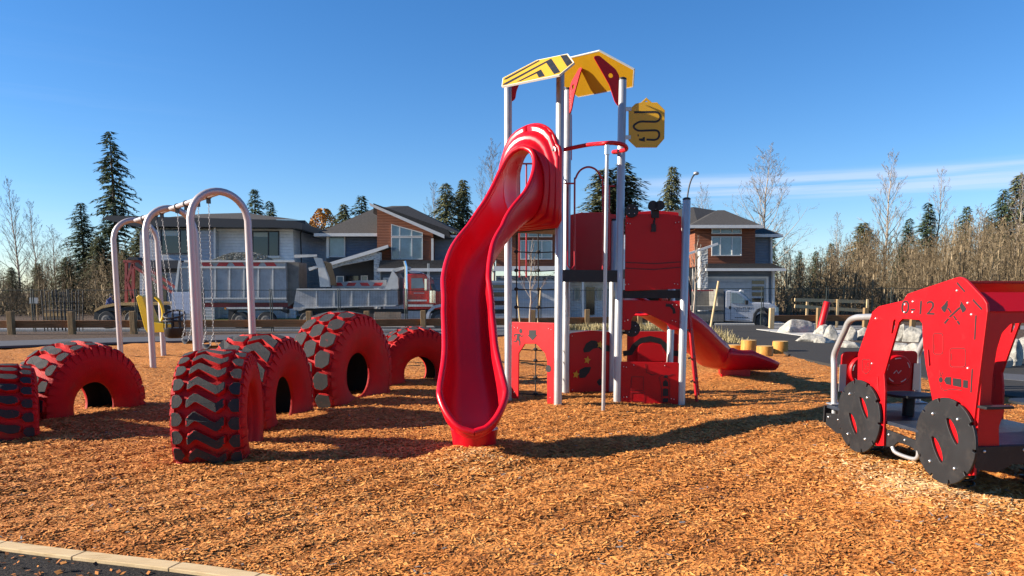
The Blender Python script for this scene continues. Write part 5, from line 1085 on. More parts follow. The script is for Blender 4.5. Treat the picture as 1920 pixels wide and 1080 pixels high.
for i in range(5200):
    u, v = rnd.uniform(-1, 1), rnd.uniform(-1, 1)
    hgt = max(0, 1 - abs(u)**2.6)*max(0, 1 - abs(v)**2)*.62; a = W(458 + u*60, 492, YT + 1.2); c_ = Vector((a.x, YT + 1.2 + v*1.1, a.z + hgt - .05)); s_ = rnd.uniform(.03, .06)
    d1 = Vector(rnd.normal(size=3)).normalized(); d2 = d1.orthogonal().normalized()
    V.append([c_ - d1*s_, c_ + d2*s_, c_ + d1*s_, c_ - d2*s_]); T_.append(rnd.uniform())
mbh = MB(); n_ = 14; VV = []
for i in range(n_ + 1):
    for j in range(n_ + 1):
        u, v = i/n_*2 - 1, j/n_*2 - 1; a = W(458 + u*60, 492, YT + 1.2); VV.append((a.x, YT + 1.2 + v*1.1, a.z + max(0, 1 - abs(u)**2.6)*max(0, 1 - v*v)*.62 - .09))
mbh.add(VV, [(i*(n_+1)+j, i*(n_+1)+j+1, (i+1)*(n_+1)+j+1, (i+1)*(n_+1)+j) for i in range(n_) for j in range(n_)]); lo_ = mbh.build('gravel_load', M['vehicle_grey'], None); tag(lo_, 'heap of grey gravel rising above the dump trailer box', 'gravel', None, 'stuff')
q = soup('gravel_stones', V, T_, M['gravel_grey'], None); tag(q, 'loose gravel stones on top of the heap in the dump trailer', 'gravel', None, 'stuff')
part('chassis', [(330, 568), (545, 568), (545, 576), (330, 576)], YT + .5, YT + 1.9, 'steel_red', T1r); part('fender', R4(424, 576, 530, 579.5), YT - .05, YT + .7, 'alu_bright', T1r)
part('mud_guard', [(428, 580), (538, 580), (538, 588), (524, 582), (440, 582), (432, 600), (428, 600)], YT + .1, YT + .6, 'rubber', T1r)
for x in (450, 499): wheel(T1r, x, 601, 16.5, YT - .02)
part('head_board', [(537, 490), (560, 492), (560, 560), (540, 575)], YT + .3, YT + 2.1, 'vehicle_grey', T1r); part('drawbar', R4(538, 575, 566, 579), YT + .9, YT + 1.3, 'steel_red', T1r)
part('lamp', R4(420.5, 577, 424, 580), YT - .08, YT - .02, 'amber', T1r)
T2 = empty('dump_truck', W(700, 618, YT), 0, 'dump truck with red cab and open grey ribbed box behind the tires', 'truck')
bx = part('box', [(556, 543), (745, 541), (746, 572), (740, 574), (580, 577), (562, 583), (549, 580)], YT, YT + 2.4, 'alu', T2)
rb = MB()
for x in (592, 625, 658, 690, 722): hb(rb, R4(x, 545, x + 2.6, 573), YT - .07, YT - .002)
hb(rb, R4(556, 541, 732, 544), YT - .10, YT - .002); hb(rb, [(566, 576), (742, 572), (742, 574), (566, 578.5)], YT - .09, YT - .002); rb.build('ribs', M['alu_bright'], bx)
part('box_side_far', [(622, 537), (628, 530), (670, 526), (724, 525), (724, 540), (622, 540)], YT + 2.1, YT + 2.3, 'alu', T2); hazard(T2, 624, 724, 530, 536, YT + 2.1, 4)
part('head_board', [(722, 541), (736, 506), (746, 520), (747, 541)], YT + .05, YT + 2.3, 'alu_bright', T2); part('cab_guard', [(733, 508), (740, 503), (762, 499), (762, 503), (742, 510)], YT + .1, YT + 2.2, 'alu_bright', T2)
part('tarp_arm', [(588, 482), (602, 484), (616, 522), (618, 538), (600, 538), (596, 502), (580, 508), (578, 502), (594, 498)], YT + .2, YT + .5, 'alu_bright', T2); part('tarp_cover', [(600, 488), (610, 492), (621, 535), (614, 535)], YT + .52, YT + 2.0, 'wood_post', T2); part('tarp_boom', [(550, 480), (553, 477.5), (594, 477), (594, 481), (553, 483.5)], YT + .1, YT + .19, 'alu_bright', T2)
part('chassis', R4(560, 580, 830, 588), YT + .6, YT + 1.8, 'black', T2); part('fuel_tank', R4(702, 585, 752, 599), YT + .05, YT + .6, 'chrome', T2); part('tool_box', R4(765, 583, 796, 597), YT + .05, YT + .6, 'alu', T2)
cab = part('cab', [(757, 521), (765, 514), (795, 513), (806, 524), (809, 545), (838, 547), (842, 562), (842, 580), (757, 580)], YT + .1, YT + 2.3, 'truck_red', T2, .03)
part('window', [(771, 522), (792, 521), (796, 540), (771, 541)], YT + .07, YT + .098, 'glass', cab); part('windscreen', [(801, 522), (806, 540), (812, 543), (804, 524)], YT + .15, YT + 2.2, 'glass_dark', cab)
sb = part('side_step', [(765, 562), (800, 562), (800, 565), (765, 565)], YT - .1, YT + .09, 'alu_bright', cab); part('side_step', R4(765, 571, 812, 575), YT - .15, YT + .09, 'alu_bright', cab)
mb = MB(); a = W(776, 549, YT); ribs_ = [[(776 + i*2.2, 549.5), (777.6 + i*2.2, 549.5)] for i in range(9)]
Fc = frame(Vector((0, YT + .095, 0)), (1, 0, 0), Zv); ribbons('door_writing', [px2(Fc, L) for L in ribs_], .05, Fc, M['alu_bright'], cab)
part('sun_visor', [(766, 507), (784, 508), (790, 512), (768, 512)], YT + .3, YT + 2.0, 'vehicle_white', cab)
mb = MB(); a = W(762, 580, YT - .02); b = W(761, 500, YT - .02); c2_ = W(758, 493, YT - .02); mb.tube([a, b, c2_ + Vector((0, 0, .1))], .10, 12); mb.build('exhaust_stack', M['chrome'], cab)
mb = MB(); a = W(811, 545, YT - .1); b = W(811, 568, YT - .1); mb.cyl(a, b, .20); mb.build('air_cleaner', M['chrome'], cab)
for x in (802.5, 804.8): mb = MB(); mb.tube([W(x, 545, YT), W(x - .5, 494, YT)], .018, 5); mb.build('aerial', M['bolt'], cab)
part('mirror', R4(796, 523, 800, 545), YT - .35, YT - .25, 'chrome', cab)
part('fender', [(797, 597), (802, 583), (812, 573), (828, 570), (828, 575), (815, 578), (806, 586), (803, 597)], YT - .1, YT + .7, 'vehicle_white', cab)
wheel(T2, 824, 599, 17, YT); wheel(T2, 577, 601, 16, YT); wheel(T2, 610, 601, 16, YT)
# low loader at the left with red steel frames
T3 = empty('low_loader', W(250, 618, YT), 0, 'low flatbed trailer with beige deck and big wheels at the left behind the swings', 'trailer')
part('deck', [(176, 582), (190, 573), (215, 568), (330, 566), (330, 571), (216, 573), (192, 578), (177, 585)], YT, YT + 2.4, 'stump_top', T3); part('side', [(177, 585), (192, 578), (330, 572), (330, 580), (196, 583), (184, 600), (176, 598)], YT + .05, YT + 2.3, 'black', T3)
for x in (200, 249): wheel(T3, x, 600, 16.5, YT)
F3 = empty('red_steel_frame', W(245, 575, YT + 1), 0, 'dark red steel frame of posts and diagonal braces standing on the low loader', 'steel frame')
for n_, L in (('post', [(237, 491), (237, 568)]), ('post', [(250, 491), (250, 568)]), ('brace', [(249, 495), (239, 528)]), ('brace', [(240, 530), (250, 560)]), ('beam', [(232, 490), (262, 490)]), ('brace', [(252, 500), (340, 560)]), ('brace', [(262, 492), (330, 540)])):
    mb = MB(); mb.bar(W(*L[0], YT + 1.0), W(*L[1], YT + 1.0), .14, .14, up=(0, 1, 0)); mb.build(n_, M['steel_red'], F3)
part('top_box', [(236, 486), (242, 482), (256, 482), (261, 488)], YT + .6, YT + 1.6, 'trim_dark', F3)
mb = MB(); hb(mb, R4(322, 548, 359, 588), 40.5, 40.6); pb_ = mb.build('site_board', M['light_box'], None, bevel=.01); tag(pb_, 'blank pale blue board standing behind the swings', 'board')
mb = MB(); hb(mb, R4(322, 588, 324, 612), 40.5, 40.58); hb(mb, R4(357, 588, 359, 612), 40.5, 40.58); lg_ = mb.build('board_legs', M['wood_post'], pb_); lg_.matrix_parent_inverse = Matrix.Identity(4)
# white pickup with flatbed
YP = 42.9
T4 = empty('pickup_truck', W(1380, 612, YP), 0, 'white flatbed pickup with company name on its door, parked facing right', 'pickup truck')
cb = part('body', [(1359, 600), (1360, 545), (1370, 544.5), (1387, 546.5), (1399, 556), (1408, 566.5), (1444, 568), (1457, 574), (1461, 590), (1458, 598), (1449, 599), (1446, 588), (1440, 581), (1430, 578), (1420, 581), (1414, 590), (1412, 604), (1360, 602)], YP, YP + 2.0, 'vehicle_white', T4, .06)
part('window', [(1371, 549), (1381, 549), (1394, 559), (1401, 569), (1371, 568)], YP - .03, YP - .003, 'glass', cb); part('windscreen', [(1387.5, 546.5), (1392, 547), (1411, 565.5), (1407, 566.3)], YP + .15, YP + 1.85, 'glass', cb)
part('mirror', R4(1398, 563, 1403, 571), YP - .3, YP - .15, 'black', cb); part('door_handle', R4(1367, 574, 1371, 579.5), YP - .035, YP - .005, 'black', cb)
Fd = frame(Vector((0, YP - .006, 0)), (1, 0, 0), Zv); q = px2(Fd, [(1394, 578.5)])[0]; lettering('door_writing', 'CENTURY', .19, Fd @ Matrix.Translation((q.x, q.y, 0)), M['trim_dark'], cb, sx=1.25)
ribbons('small_writing', [px2(Fd, [(1380 + i*3.2, 583), (1382.2 + i*3.2, 583)]) for i in range(8)] + [px2(Fd, [(1378 + i*3.2, 595.5), (1380.4 + i*3.2, 595.5)]) for i in range(8)], .05, Fd, M['trim_dark'], cb)
ribbons('door_seam', [px2(Fd, [(1369.5, 547), (1369.5, 600)]), px2(Fd, [(1369.5, 600), (1406, 601)])], .02, Fd, M['trim_dark'], cb)
part('wheel_arch', [(1411, 604), (1414, 588), (1421, 579), (1432, 575.5), (1444, 580), (1449, 590), (1450, 599), (1446, 599), (1443, 589), (1437, 583), (1428, 582), (1421, 586), (1417, 594), (1416, 604)], YP - .06, YP + .3, 'rubber', cb)
wheel(T4, 1431, 602, 14, YP + .02, .35); wheel(T4, 1328, 602, 13, YP + .02, .35); part('underbody', R4(1300, 598, 1440, 605), YP + .3, YP + 1.7, 'black', T4)
part('flatbed', R4(1296, 574, 1357, 582), YP - .1, YP + 2.1, 'vehicle_grey', T4); part('bed_side', R4(1298, 545, 1340, 573), YP + 1.9, YP + 2.0, 'vehicle_grey', T4); part('head_board', R4(1346, 542, 1357, 603), YP, YP + 2, 'vehicle_grey', T4); part('side_rail', R4(1298, 543, 1338, 546), YP - .05, YP + .05, 'steel_red', T4); part('bed_box', R4(1300, 584, 1357, 603), YP - .06, YP + .6, 'vehicle_grey', T4)
part('roof_lamp', [(1388, 546), (1390, 543.5), (1395, 545), (1394, 549)], YP + .6, YP + .9, 'trim', cb); part('headlight', R4(1455, 576, 1460, 586), YP - .01, YP + .25, 'glass', cb)
# person in a blue jacket behind the low loader
pp = W(203, 566, 50.6)
PE = empty('person', (pp.x, 50.6, gz(0, 50.6)), 0, 'worker in a dark blue jacket standing hunched beyond the low trailer', 'person')
zb_g = gz(0, 50.6); k = lambda dx, z, dy=0: Vector((pp.x + dx, 50.6 + dy, zb_g + z))
verts = [k(0, .98), k(.03, 1.2), k(.09, 1.42), k(.15, 1.55), k(.20, 1.66), k(-.09, .92, -.02), k(-.10, .5, -.03), k(-.09, .08), k(.04, .06, -.10), k(.09, .92, .05), k(.13, .5, .04), k(.10, .08, .08), k(.2, .06, .0), k(.04, 1.44, -.19), k(.18, 1.22, -.24), k(.36, 1.12, -.16), k(.15, 1.44, .19), k(.28, 1.22, .22), k(.44, 1.14, .12)]
edges = [(0,1),(1,2),(2,3),(3,4),(0,5),(5,6),(6,7),(7,8),(0,9),(9,10),(10,11),(11,12),(2,13),(13,14),(14,15),(2,16),(16,17),(17,18)]
rad = [.15,.16,.17,.06,.095,.10,.075,.055,.045,.10,.075,.055,.045,.075,.055,.04,.075,.055,.04]
me = bpy.data.meshes.new('body'); me.from_pydata([tuple(v) for v in verts], edges, []); bo = bpy.data.objects.new('body', me); me.materials.append(M['blue_cloth']); put(bo, PE)
s_ = bo.modifiers.new('skin', 'SKIN'); s_.use_smooth_shade = True
for i, r in enumerate(rad): me.skin_vertices[0].data[i].radius = (r, r)
me.skin_vertices[0].data[0].use_root = True; bo.modifiers.new('sub', 'SUBSURF').levels = 2
mb = MB(); mb.ball(k(.23, 1.74), .115, 14, sc=(.9, .8, 1.05)); mb.ball(k(.34, 1.72), .02, 6); mb.build('head', M['skin'], PE); mb = MB(); mb.ball(k(.20, 1.78), .122, 12, sc=(1, .85, .85)); mb.build('hair', M['dark_cloth'], PE)
# street lamp whose mast stands beyond the right tower post
lx = W(1286, 400, 40); LP = empty('street_lamp', (lx.x, 40, gz(0, 40)), 0, 'dark street lamp with curved arm and small pale head above the right tower post', 'street lamp')
mb = MB(); mb.tube([(lx.x, 40, gz(0, 40)), (lx.x, 40, 5), (lx.x + .05, 40, W(0, 385, 40).z)], [.10, .07, .06], 12); mb.tube([(lx.x + .05, 40, W(0, 389, 40).z), (lx.x + .06, 40, W(0, 372, 40).z)], [.14, .10], 12); mb.build('mast', M['trim_dark'], LP)
mb = MB(); mb.tube(spline([W(1288, 378, 40), W(1290.5, 358, 40), W(1294, 343, 40), W(1298.5, 332, 40), W(1303, 326.5, 40)], 5), .04, 8); mb.build('arm', M['trim_dark'], LP)
mb = MB(); mb.ball(W(1305.5, 325, 40), .13, 12, sc=(1.15, 1, .7)); mb.build('lamp_head', M['galv'], LP)
# pale timber barrier far right, low pile of boards
rt = empty('timber_barrier', W(1560, 590, 46), 0, 'pale new timber railing far off on the right beyond the road', 'railing')
for L in ([(1490, 562), (1628, 566)], [(1490, 574), (1628, 583)]): mb = MB(); mb.bar(W(*L[0], 46), W(*L[1], 46.5), .09, .2); mb.build('rail', M['wood_new'], rt)
for x in (1514, 1571, 1627): mb = MB(); mb.bar(W(x, 561, 46.2), Vector((W(x, 561, 46.2).x, 46.2, -.6)), .12, .12, up=(0, 1, 0)); mb.build('post', M['wood_new'], rt)
rt = empty('block_pallet', W(115, 600, 38.5), 0, 'pile of brown paving blocks stacked behind the loose fence panels', 'paving blocks'); rnd = random.Random(5)
for r in range(5):
    mb = MB()
    for c_ in range(9): a = W(82 + c_*5.2, 608 - r*7, 38.5); mb.box((a.x, 38.5, a.z - .17 + .005), (a.x + .13, 39.1, a.z)); 
    mb.build('block_course', M['stump_top'] if r % 2 else M['wood_post'], rt)
mb = MB(); hb(mb, R4(55, 558, 70, 569), 50, 50.1); sg_ = mb.build('far_sign', M['concrete'], None); tag(sg_, 'small pale rectangular sign among the bare trees far left', 'sign'); mb = MB(); a = W(57, 569, 50); b = W(68, 569, 50); [mb.cyl((q.x, 50.05, -.3), (q.x, 50.05, q.z - .004), .04) for q in (a, b)]; lg_ = mb.build('sign_legs', M['wood_post'], sg_); lg_.matrix_parent_inverse = Matrix.Identity(4)
# ---------------------------------------------------------------- trees
def conifer(name, seed, H, Rm, m, sparse=0, droop=.25, width=.85, nb=340, cl=.42):
    r = np.random.default_rng(seed); V = []; T_ = []
    rt = empty(name, (0, 0, 0)); mb = MB(); mb.tube([(0, 0, -.3), (.03, 0, H*.4), (0, .03, H*.8), (0, 0, H*.985)], [H*.016, H*.012, H*.006, .02], 8); mb.build('trunk', M['trunk'], rt, False)
    bend = r.uniform(-.06, .06, 4); mb = MB()
    for i in range(nb):
        t = (i + r.uniform(0, 1))/nb; t = t**.92; z = H*(.06 + .93*t) if not sparse else H*(.18 + .81*t)
        az = i*2.39996 + r.uniform(-.3, .3); L = Rm*(1 - t)**width*(r.uniform(.7, 1.1) if not sparse else r.uniform(.35, 1.15)) + .12
        if sparse and math.sin(az*1.0 + z*1.7) > .55 and r.uniform() < .6: continue
        L *= 1 + .22*math.sin(az*2 + bend[0]*40) + .22*math.sin(z*1.9 + az); L *= r.choice([1, 1, 1, .55, 1.15])
        dx, dy = math.cos(az), math.sin(az); rise = r.uniform(.05, .35) if t > .7 else r.uniform(-.05, .15)
        n = max(3, int(L/(cl*.30))); 
        tip = Vector((dx*L, dy*L, z + rise*L*.5 - droop*L)); 
        if L > .8: mb.tube([(0, 0, z), tip*.5 + Vector((0, 0, z*.5 + .12*L)), tip], [.03, .018, .008], 3, caps=False)
        for j in range(n):
            s = (j + .6)/n; x = L*s; zz = z + rise*x*(1 - s*.5) - droop*L*s*s; w = cl*(1.15 - .55*s)
            for side in (-1, 0, 1):
                if side and s < .2: continue
                ang = az + side*r.uniform(.5, 1.1); c0_ = np.array([dx*x, dy*x, zz]) + r.normal(0, .05, 3)
                d = np.array([math.cos(ang), math.sin(ang), -r.uniform(.15, .65)]); d /= np.linalg.norm(d); sd = np.array([-d[1], d[0], r.uniform(-.5, .5)]); sd /= np.linalg.norm(sd)
                l = w*r.uniform(.8, 1.7); b_ = w*r.uniform(.12, .26)
                V.append([c0_ - sd*b_*.5, c0_ + d*l*.5 - sd*b_, c0_ + d*l + sd*b_*.1, c0_ + d*l*.45 + sd*b_]); T_.append(np.clip(r.normal(.45, .24), 0, 1))
    mb.build('branches', M['trunk'], rt, False); soup('crown', V, T_, m, rt); return rt
def bare(name, seed, H, spread, m, levels=3, up=.55, trunk_m='twig_pale', low=.22, wide=.30, nb=30, twigs=7, allrib=False):
    r = random.Random(seed); V = []; T_ = []; mb = MB()
    def ribbon(a, b, r0, r1):
        d = (b - a).normalized(); s1 = d.orthogonal().normalized(); s2 = d.cross(s1); tn = r.uniform(.15, .95)
        for s in (s1, s2): V.append([a - s*r0, a + s*r0, b + s*r1, b - s*r1]); T_.append(tn)
    def limb(p, d, L, rad, lv):
        n = 6 if lv == 0 else (5 if lv == 1 else 3); pts = [p]; rs = [rad]; dirs = []
        for i in range(n):
            d = (d + Vector((r.gauss(0, .10), r.gauss(0, .10), .10*up))).normalized(); p = p + d*L/n; pts.append(p); rs.append(max(rad*(1 - .85*(i+1)/n), .004)); dirs.append(d)
        if lv <= 1 and not allrib: mb.tube(pts, rs, 5 if lv else 7, caps=False)
        else:
            for a, b, c_, e_ in zip(pts[:-1], pts[1:], rs[:-1], rs[1:]): ribbon(a, b, max(c_, .009), max(e_, .006))
        if lv < levels:
            k = {1: twigs, 2: 5}.get(lv, 3)
            for q in range(k):
                t = r.uniform(.22, .97); i = min(int(t*n), n-1); q0 = pts[i].lerp(pts[i+1], t*n - i); dd = dirs[i]; ax = dd.orthogonal().normalized(); ax.rotate(Matrix.Rotation(r.uniform(0, 6.28), 3, dd).to_quaternion())
                limb(q0, (dd*math.cos(spread) + ax*math.sin(spread)).normalized(), L*(1 - t*.55)*r.uniform(.32, .52), max(rs[i]*.5, .006), lv + 1)
        return pts, rs, dirs
    rt = empty(name, (0, 0, 0)); n = 12; pts = [Vector((0, 0, -.2))]; rs = [H*.0115]; off = Vector((0, 0, 0))
    for i in range(n): off += Vector((r.gauss(0, .010*H), r.gauss(0, .010*H), 0))*.5; pts.append(Vector((off.x, off.y, H*(i+1)/n))); rs.append(H*.0115*(1 - (i+1)/n)**.9 + .006)
    mb.tube(pts, rs, 8, caps=False)
    if allrib:
        for a, b, c_, e_ in zip(pts[:-1], pts[1:], rs[:-1], rs[1:]): ribbon(a, b, c_, e_)
    for k in range(nb):
        t = low + (1 - low)*(k + r.uniform(0, 1))/nb; z = t*n; i = min(int(z), n-1); q0 = pts[i].lerp(pts[i+1], z - i); az = k*2.4 + r.uniform(-.4, .4); L = H*wide*(1.15 - t)**.85*r.uniform(.7, 1.2)*(.75 + .25*min(1, (t - low)/.15 + .4))
        el = .55 + .5*t; limb(q0, Vector((math.cos(az)*math.cos(el), math.sin(az)*math.cos(el), math.sin(el))), L, max(rs[i]*.42, .012), 1)
    mb.build('trunk', M[trunk_m], rt, False); soup('branches', V, T_, m, rt); return rt, np.array(V), np.array(T_)
M['twig_light'] = ramp_mat('twig_light', [(0, (.14, .115, .09)), (1, (.38, .33, .27))], 2, .9, 0, attr='tint')
def spot(px, py_top, Y): a = W(px, py_top, Y); z0 = gz(a.x, Y) ; return Vector((a.x, Y, z0)), a.z - z0
protos = {}
def grove(kind, make, H0, L, group=None, cat='tree'):
    for i, (px, pt, Y, sc, lab) in enumerate(L):
        loc, H = spot(px, pt, Y)
        if kind not in protos: protos[kind] = make(); o = protos[kind]; o.location = loc; o.rotation_euler = (0, 0, i*1.7); o.scale = (H/H0*sc,)*2 + (H/H0,)
        else: o = copy_tree(protos[kind], None, loc, 1.7*i + .4, (H/H0*sc, H/H0*sc, H/H0))
        tag(o, lab, cat, group)
grove('sparse', lambda: conifer('fir_tree', 11, 20, 4.3, M['needle'], 1, .34, .62, 230, .62), 20, [(205, 242, 78, 1.0, 'tallest dark fir with ragged gappy branches left of the swing frame'), (1882, 352, 84, 1.0, 'dark ragged fir rising at the right edge above the bare thicket')], 'conifers behind the houses and road')
grove('spruce', lambda: conifer('spruce_tree', 12, 14, 3.3, M['needle'], 0, .26, .80, 250, .46), 14,
      [(150, 378, 74, 1.25, 'dark green spruce just left of the tall ragged fir'), (477, 352, 70, .95, 'slim spruce above the white house roof, left of a pair'), (506, 375, 72, 1.0, 'shorter spruce of the pair above the white house roof'), (677, 365, 66, 1.2, 'pointed dark green spruce left of the brown gable, taller of two'), (585, 408, 74, .8, 'small spruce behind the orange leafed tree'), (1742, 378, 88, 1.15, 'grey green spruce rising from the thicket above the play truck'), (1813, 385, 86, 1.0, 'narrow green spruce between two bare trees on the right'), (1705, 408, 86, 1.2, 'low spruce half hidden in bare thicket left of the grey green one'), (1450, 436, 80, .6, 'small spruce top just right of the slate blue house'), (1855, 405, 84, 1.1, 'short spruce beside the ragged fir at the right'), (1500, 470, 82, .9, 'low dark spruce in the thicket right of the slate blue house'), (355, 400, 75, .7, 'spruce tip just above the white house roof behind the swings'), (1560, 455, 86, 1.3, 'spruce in the thicket left of the round bushy evergreen')], 'conifers behind the houses and road')
grove('cedar', lambda: conifer('cedar_tree', 13, 12, 3.6, M['needle_warm'], 0, .46, .66, 300, .42), 12,
      [(835, 340, 66, .9, 'olive green cedar right of the gable house, left of a pair'), (868, 333, 67, .85, 'olive green cedar of the pair nearer the slide'), (1135, 312, 62, 1.35, 'broad bushy cedar behind the tower, left half'), (1168, 300, 63, 1.3, 'broad bushy cedar behind the tower, right half beside the silver post'), (1261, 308, 66, .72, 'narrow cedar standing alone right of the black binoculars'), (645, 380, 66, 1.0, 'bushy cedar left of the pointed spruce above the blue house'), (1620, 415, 86, 1.5, 'round bushy evergreen above the thicket, under a tall bare tree'), (262, 425, 68, 1.4, 'dark leafy evergreen between the swing arches left of the white house'), (185, 440, 70, 1.3, 'broad evergreen filling the gap under the tall ragged fir'), (1917, 322, 92, 1.0, 'tall evergreen cut off by the right edge of the photo')], 'conifers behind the houses and road')
W_ = ['first', 'second', 'third', 'fourth', 'fifth', 'sixth', 'seventh', 'eighth', 'ninth', 'last']
grove('spruce', None, 14, [(px, pt, Y, 1.2, W_[i] + ' from the left of the four low dark evergreens in the right thicket') for i, (px, pt, Y) in enumerate(((1530, 470, 76), (1690, 462, 74), (1790, 462, 76), (1880, 440, 78)))], 'low evergreens in the right thicket')
grove('cedar', None, 12, [(px, pt, Y, 1.3, W_[i] + ' from the left of the low green evergreens left of the swings') for i, (px, pt, Y) in enumerate(((20, 500, 66), (70, 492, 70), (125, 480, 64), (232, 468, 66)))], 'low evergreens in the left thicket')
pr = {}
b1_, bV1, bT1 = bare('bare_tree', 21, 15, .75, M['twig_light'], 3, .9, wide=.42, nb=38, twigs=9); pr['a'] = b1_
b2_, bV2, bT2 = bare('bare_tree', 22, 15, .62, M['twig_light'], 3, .9, wide=.34, nb=42, twigs=8); pr['b'] = b2_
first = {'a': True, 'b': True}
for i, (px, pt, Y, sc, k_, lab) in enumerate([(1437, 290, 80, 1.1, 'a', 'large bare tree with pale spreading branches behind the slate blue house'), (1665, 297, 84, .95, 'b', 'tall bare tree rising over the round bushy evergreen'), (1770, 325, 88, .8, 'b', 'tall slim bare tree above the grey green spruce'), (925, 285, 78, .8, 'a', 'faint bare tree just left of the slide hood'), (22, 345, 76, .7, 'b', 'tall slender bare tree at the left edge of the photo'), (55, 385, 80, .6, 'b', 'thin bare tree second from the left edge'), (97, 432, 82, 1.0, 'a', 'bushy bare tree between the left edge and the dark spruce'), (1320, 360, 84, .7, 'a', 'faint bare tree above the dark roof right of the street lamp'), (1575, 405, 84, .8, 'b', 'bare tree in the thicket left of the round evergreen'), (605, 420, 76, .6, 'a', 'small bare tree beside the orange leafed tree'), (1838, 395, 80, .8, 'a', 'bare tree between the narrow spruce and the ragged fir'), (1918, 330, 82, .8, 'b', 'bare tree cut off by the right edge of the photo'), (815, 350, 82, .6, 'b', 'thin bare tree left of the pair of cedars'), (130, 455, 70, .8, 'b', 'low bare tree in front of the dark spruce')]):
    loc, H = spot(px, pt, Y); s_ = (H/15.0*max(sc, .8), H/15.0*max(sc, .8), H/15.0)
    if first[k_]: o = pr[k_]; first[k_] = False; o.location = loc; o.scale = s_; tag(o, lab, 'tree', 'bare winter trees')
    else: o = copy_tree(pr[k_], None, loc, i*1.3, s_); tag(o, lab, 'tree', 'bare winter trees')
# orange leafed tree
rt = empty('autumn_tree', spot(606, 400, 72)[0], 0, 'small tree with orange leaves between the white and the blue house', 'tree'); mb = MB(); mb.tube([(0, 0, -.2), (.1, 0, 4), (0, 0, 9)], [.16, .1, .02], 6); mb.build('trunk', M['trunk'], rt, False)
r = np.random.default_rng(31); n = 5200; u = r.uniform(0, 1, n); hh = 2.2 + 7.2*u; R_ = 2.0*np.sin(np.pi*np.clip(u*.86 + .1, 0, 1))**.7*r.uniform(.2, 1, n)**.5; az = r.uniform(0, 6.28, n)
keep = np.sin(az*3 + hh*1.7)*np.sin(hh*2.3 + az) > -.35; c_ = np.stack([R_*np.cos(az), R_*np.sin(az), hh], 1)[keep]; n = len(c_); d1 = r.normal(size=(n, 3)); d1 /= np.linalg.norm(d1, axis=1)[:, None]; d2 = np.cross(d1, r.normal(size=(n, 3))); d2 /= np.linalg.norm(d2, axis=1)[:, None]
s_ = r.uniform(.06, .12, n)[:, None]; soup('crown', np.stack([c_ - d1*s_, c_ + d2*s_, c_ + d1*s_, c_ - d2*s_], 1), r.uniform(0, 1, n), M['leaf_orange'], rt)
# brown winter thicket: one mass
bsh, sV, sT = bare('thicket_proto', 41, 6, .6, M['twig'], 3, .8, low=.08, wide=.30, nb=16, twigs=6, allrib=True)
for c_ in KIDS.pop(bsh.name): bpy.data.objects.remove(c_)
bpy.data.objects.remove(bsh)
r = np.random.default_rng(5)
def thicket(name, N, pxr, topf, Yr, lab, keepn=1300):
    Vs = []; Ts = []
    for i in range(N):
        px = r.uniform(*pxr); Y = r.uniform(*Yr); py = topf(px) + r.uniform(-14, 30); a = W(px, py, Y); z0 = gz(a.x, Y); H = max(a.z - z0, 1.2); s = H/6.0; an = r.uniform(0, 6.28)
        q = sV if len(sV) < keepn else sV[r.choice(len(sV), keepn, False)]; q = q.copy(); x = q[..., 0]*math.cos(an) - q[..., 1]*math.sin(an); y = q[..., 0]*math.sin(an) + q[..., 1]*math.cos(an)
        k_ = s*r.uniform(.8, 1.3); Vs.append(np.stack([x*k_ + a.x, y*k_ + Y, q[..., 2]*s + z0], -1)); Ts.append(np.clip(r.uniform(.15, .95) + r.normal(0, .15, len(q)), 0, 1))
    return tag(soup(name, np.concatenate(Vs), np.concatenate(Ts), M['twig'], None), lab, 'thicket', None, 'stuff')
thicket('thicket', 560, (1450, 2080), lambda x: 466 - 50*smooth(1480, 1900, x) + 14*math.sin(x*.03), (54, 84), 'dense brown leafless thicket filling the right side behind the road')
thicket('thicket', 330, (-140, 300), lambda x: 505 - 30*smooth(0, 250, x) + 12*math.sin(x*.05), (54, 76), 'brown leafless thicket on the left beyond the site fence')
# low undergrowth so the thicket has a floor: leaf litter mounds
def litter(name, N, pxr, Yr, hh, lab):
    px = r.uniform(*pxr, N); Y = r.uniform(*Yr, N); X = (px - CX)/F*Y; z = -.2 + r.uniform(0, 1, N)**1.6*hh*(.7 + .3*np.sin(X*.7) + .3*np.sin(X*.23 + 1)); c_ = np.stack([X, Y, z], 1); d1 = r.normal(size=(N, 3)); d1 /= np.linalg.norm(d1, axis=1)[:, None]; d2 = np.cross(d1, r.normal(size=(N, 3))); d2 /= np.linalg.norm(d2, axis=1)[:, None]
    s = r.uniform(.03, .10, N)[:, None]; return tag(soup(name, np.stack([c_ - d1*s, c_ + d2*s*.5, c_ + d1*s, c_ - d2*s*.5], 1), r.uniform(0, .8, N), M['twig'], None), lab, 'undergrowth', None, 'stuff')
litter('undergrowth', 42000, (1440, 2100), (60, 84), 4.0, 'dark low undergrowth beneath the bare thicket on the right'); litter('undergrowth', 26000, (-160, 290), (56, 78), 3.2, 'dark low undergrowth beneath the bare trees on the left')
litter('undergrowth', 20000, (-300, 2200), (88, 100), 4.0, 'far brown undergrowth closing the view between the houses')
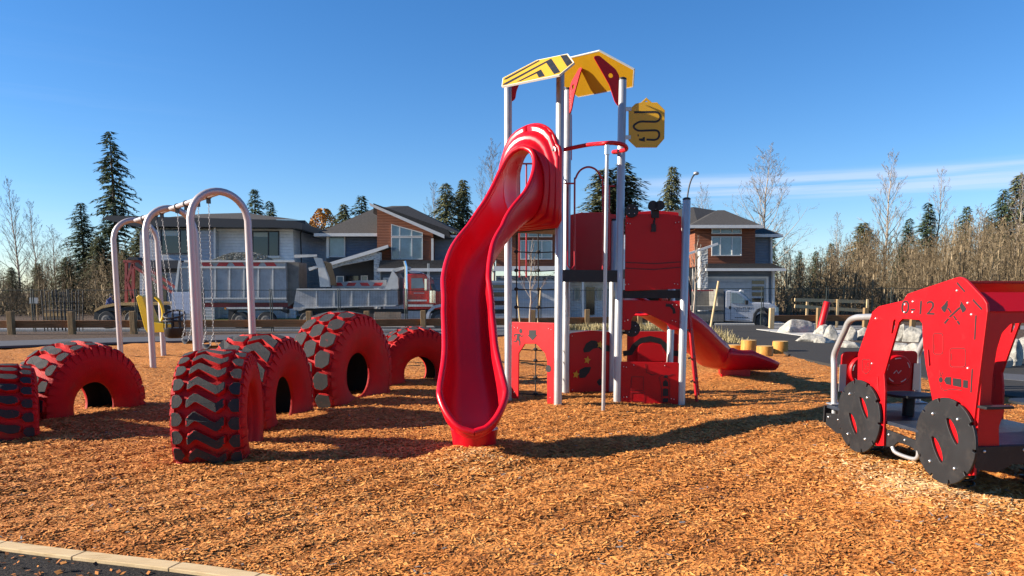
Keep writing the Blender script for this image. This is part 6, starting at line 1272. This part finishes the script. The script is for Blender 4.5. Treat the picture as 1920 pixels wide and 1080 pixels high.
# saplings
def sapling(px, pyb, pyt, Y, seed, lab, m='twig_light'):
    rt, V, T_ = bare('sapling', seed, 3.1, .5, M[m], 2, 2.5, low=.35, wide=.42, nb=12, twigs=5); a = W(px, pyt, Y); z0 = gz(a.x, Y); s = (a.z - z0)/3.1; rt.location = (a.x, Y, z0); rt.scale = (s, s, s); tag(rt, lab, 'young tree')
sapling(993, 610, 462, 25.5, 51, 'young bare sapling seen through the rope net between two stakes'); sapling(1303, 612, 455, 25.0, 52, 'young bare sapling right of the silver right tower post'); sapling(1155, 612, 560, 33, 53, 'tiny bare sapling seen under the tower deck')
# dry grass clumps
def tufts(name, L, lab):
    V = []; T_ = []; q = random.Random(9)
    for (px, py, n, h) in L:
        b_ = G(px, py); 
        for i in range(n):
            p = b_ + Vector((q.gauss(0, .22), q.gauss(0, .16), 0)); d = Vector((q.gauss(0, .35), q.gauss(0, .35), 1)).normalized()*h*q.uniform(.5, 1.1); s = Vector((q.uniform(-1, 1), q.uniform(-1, 1), 0)).normalized()*.012
            V.append([p - s, p + s, p + d + s*.2, p + d - s*.2]); T_.append(q.uniform(0, 1))
    tag(soup(name, V, T_, M['dry_grass'], None), lab, 'grass', None, 'stuff')
tufts('dry_grass', [(x, 620 + 2*math.sin(x), 130, .36) for x in range(1066, 1262, 9)], 'pale dry ornamental grass in a row behind the tower'); tufts('dry_grass', [(1345, 640, 160, .4), (1335, 634, 120, .45), (1362, 642, 130, .28), (1378, 645, 120, .2)], 'clump of dry grass at the foot of the leaning pale stake')

n = 350; r = np.random.default_rng(12); px = r.uniform(-60, 640, n); py = r.uniform(1035, 1110, n); t = (PP - py)/F; Y = -HC*(CP + t*SP)/(t*CP - SP); X = (px - CX)/F*(Y*CP + HC*SP)
ok = inpoly(X, Y, [(p.x, p.y - .07) for p in E] + [(-.1, 1.5), (-9, 1.5), (-9, 4.6)]); X = X[ok]; Y = Y[ok]; n = len(X); d1 = r.normal(size=(n, 3))*[1, 1, .25]; d1 /= np.linalg.norm(d1, axis=1)[:, None]; d2 = np.cross(d1, [0, 0, 1]) + r.normal(0, .3, (n, 3)); s_ = r.uniform(.004, .013, n)[:, None]
c_ = np.stack([X, Y, np.full(n, .06) + r.uniform(0, .006, n)], 1); tag(soup('grit_litter', np.stack([c_ - d1*s_*1.8, c_ + d2*s_, c_ + d1*s_*1.8, c_ - d2*s_], 1), np.clip(r.beta(1.3, 3, n), 0, 1), M['chips'], None), 'fine wood crumbs and stones scattered on the black grit path', 'grit', None, 'stuff')
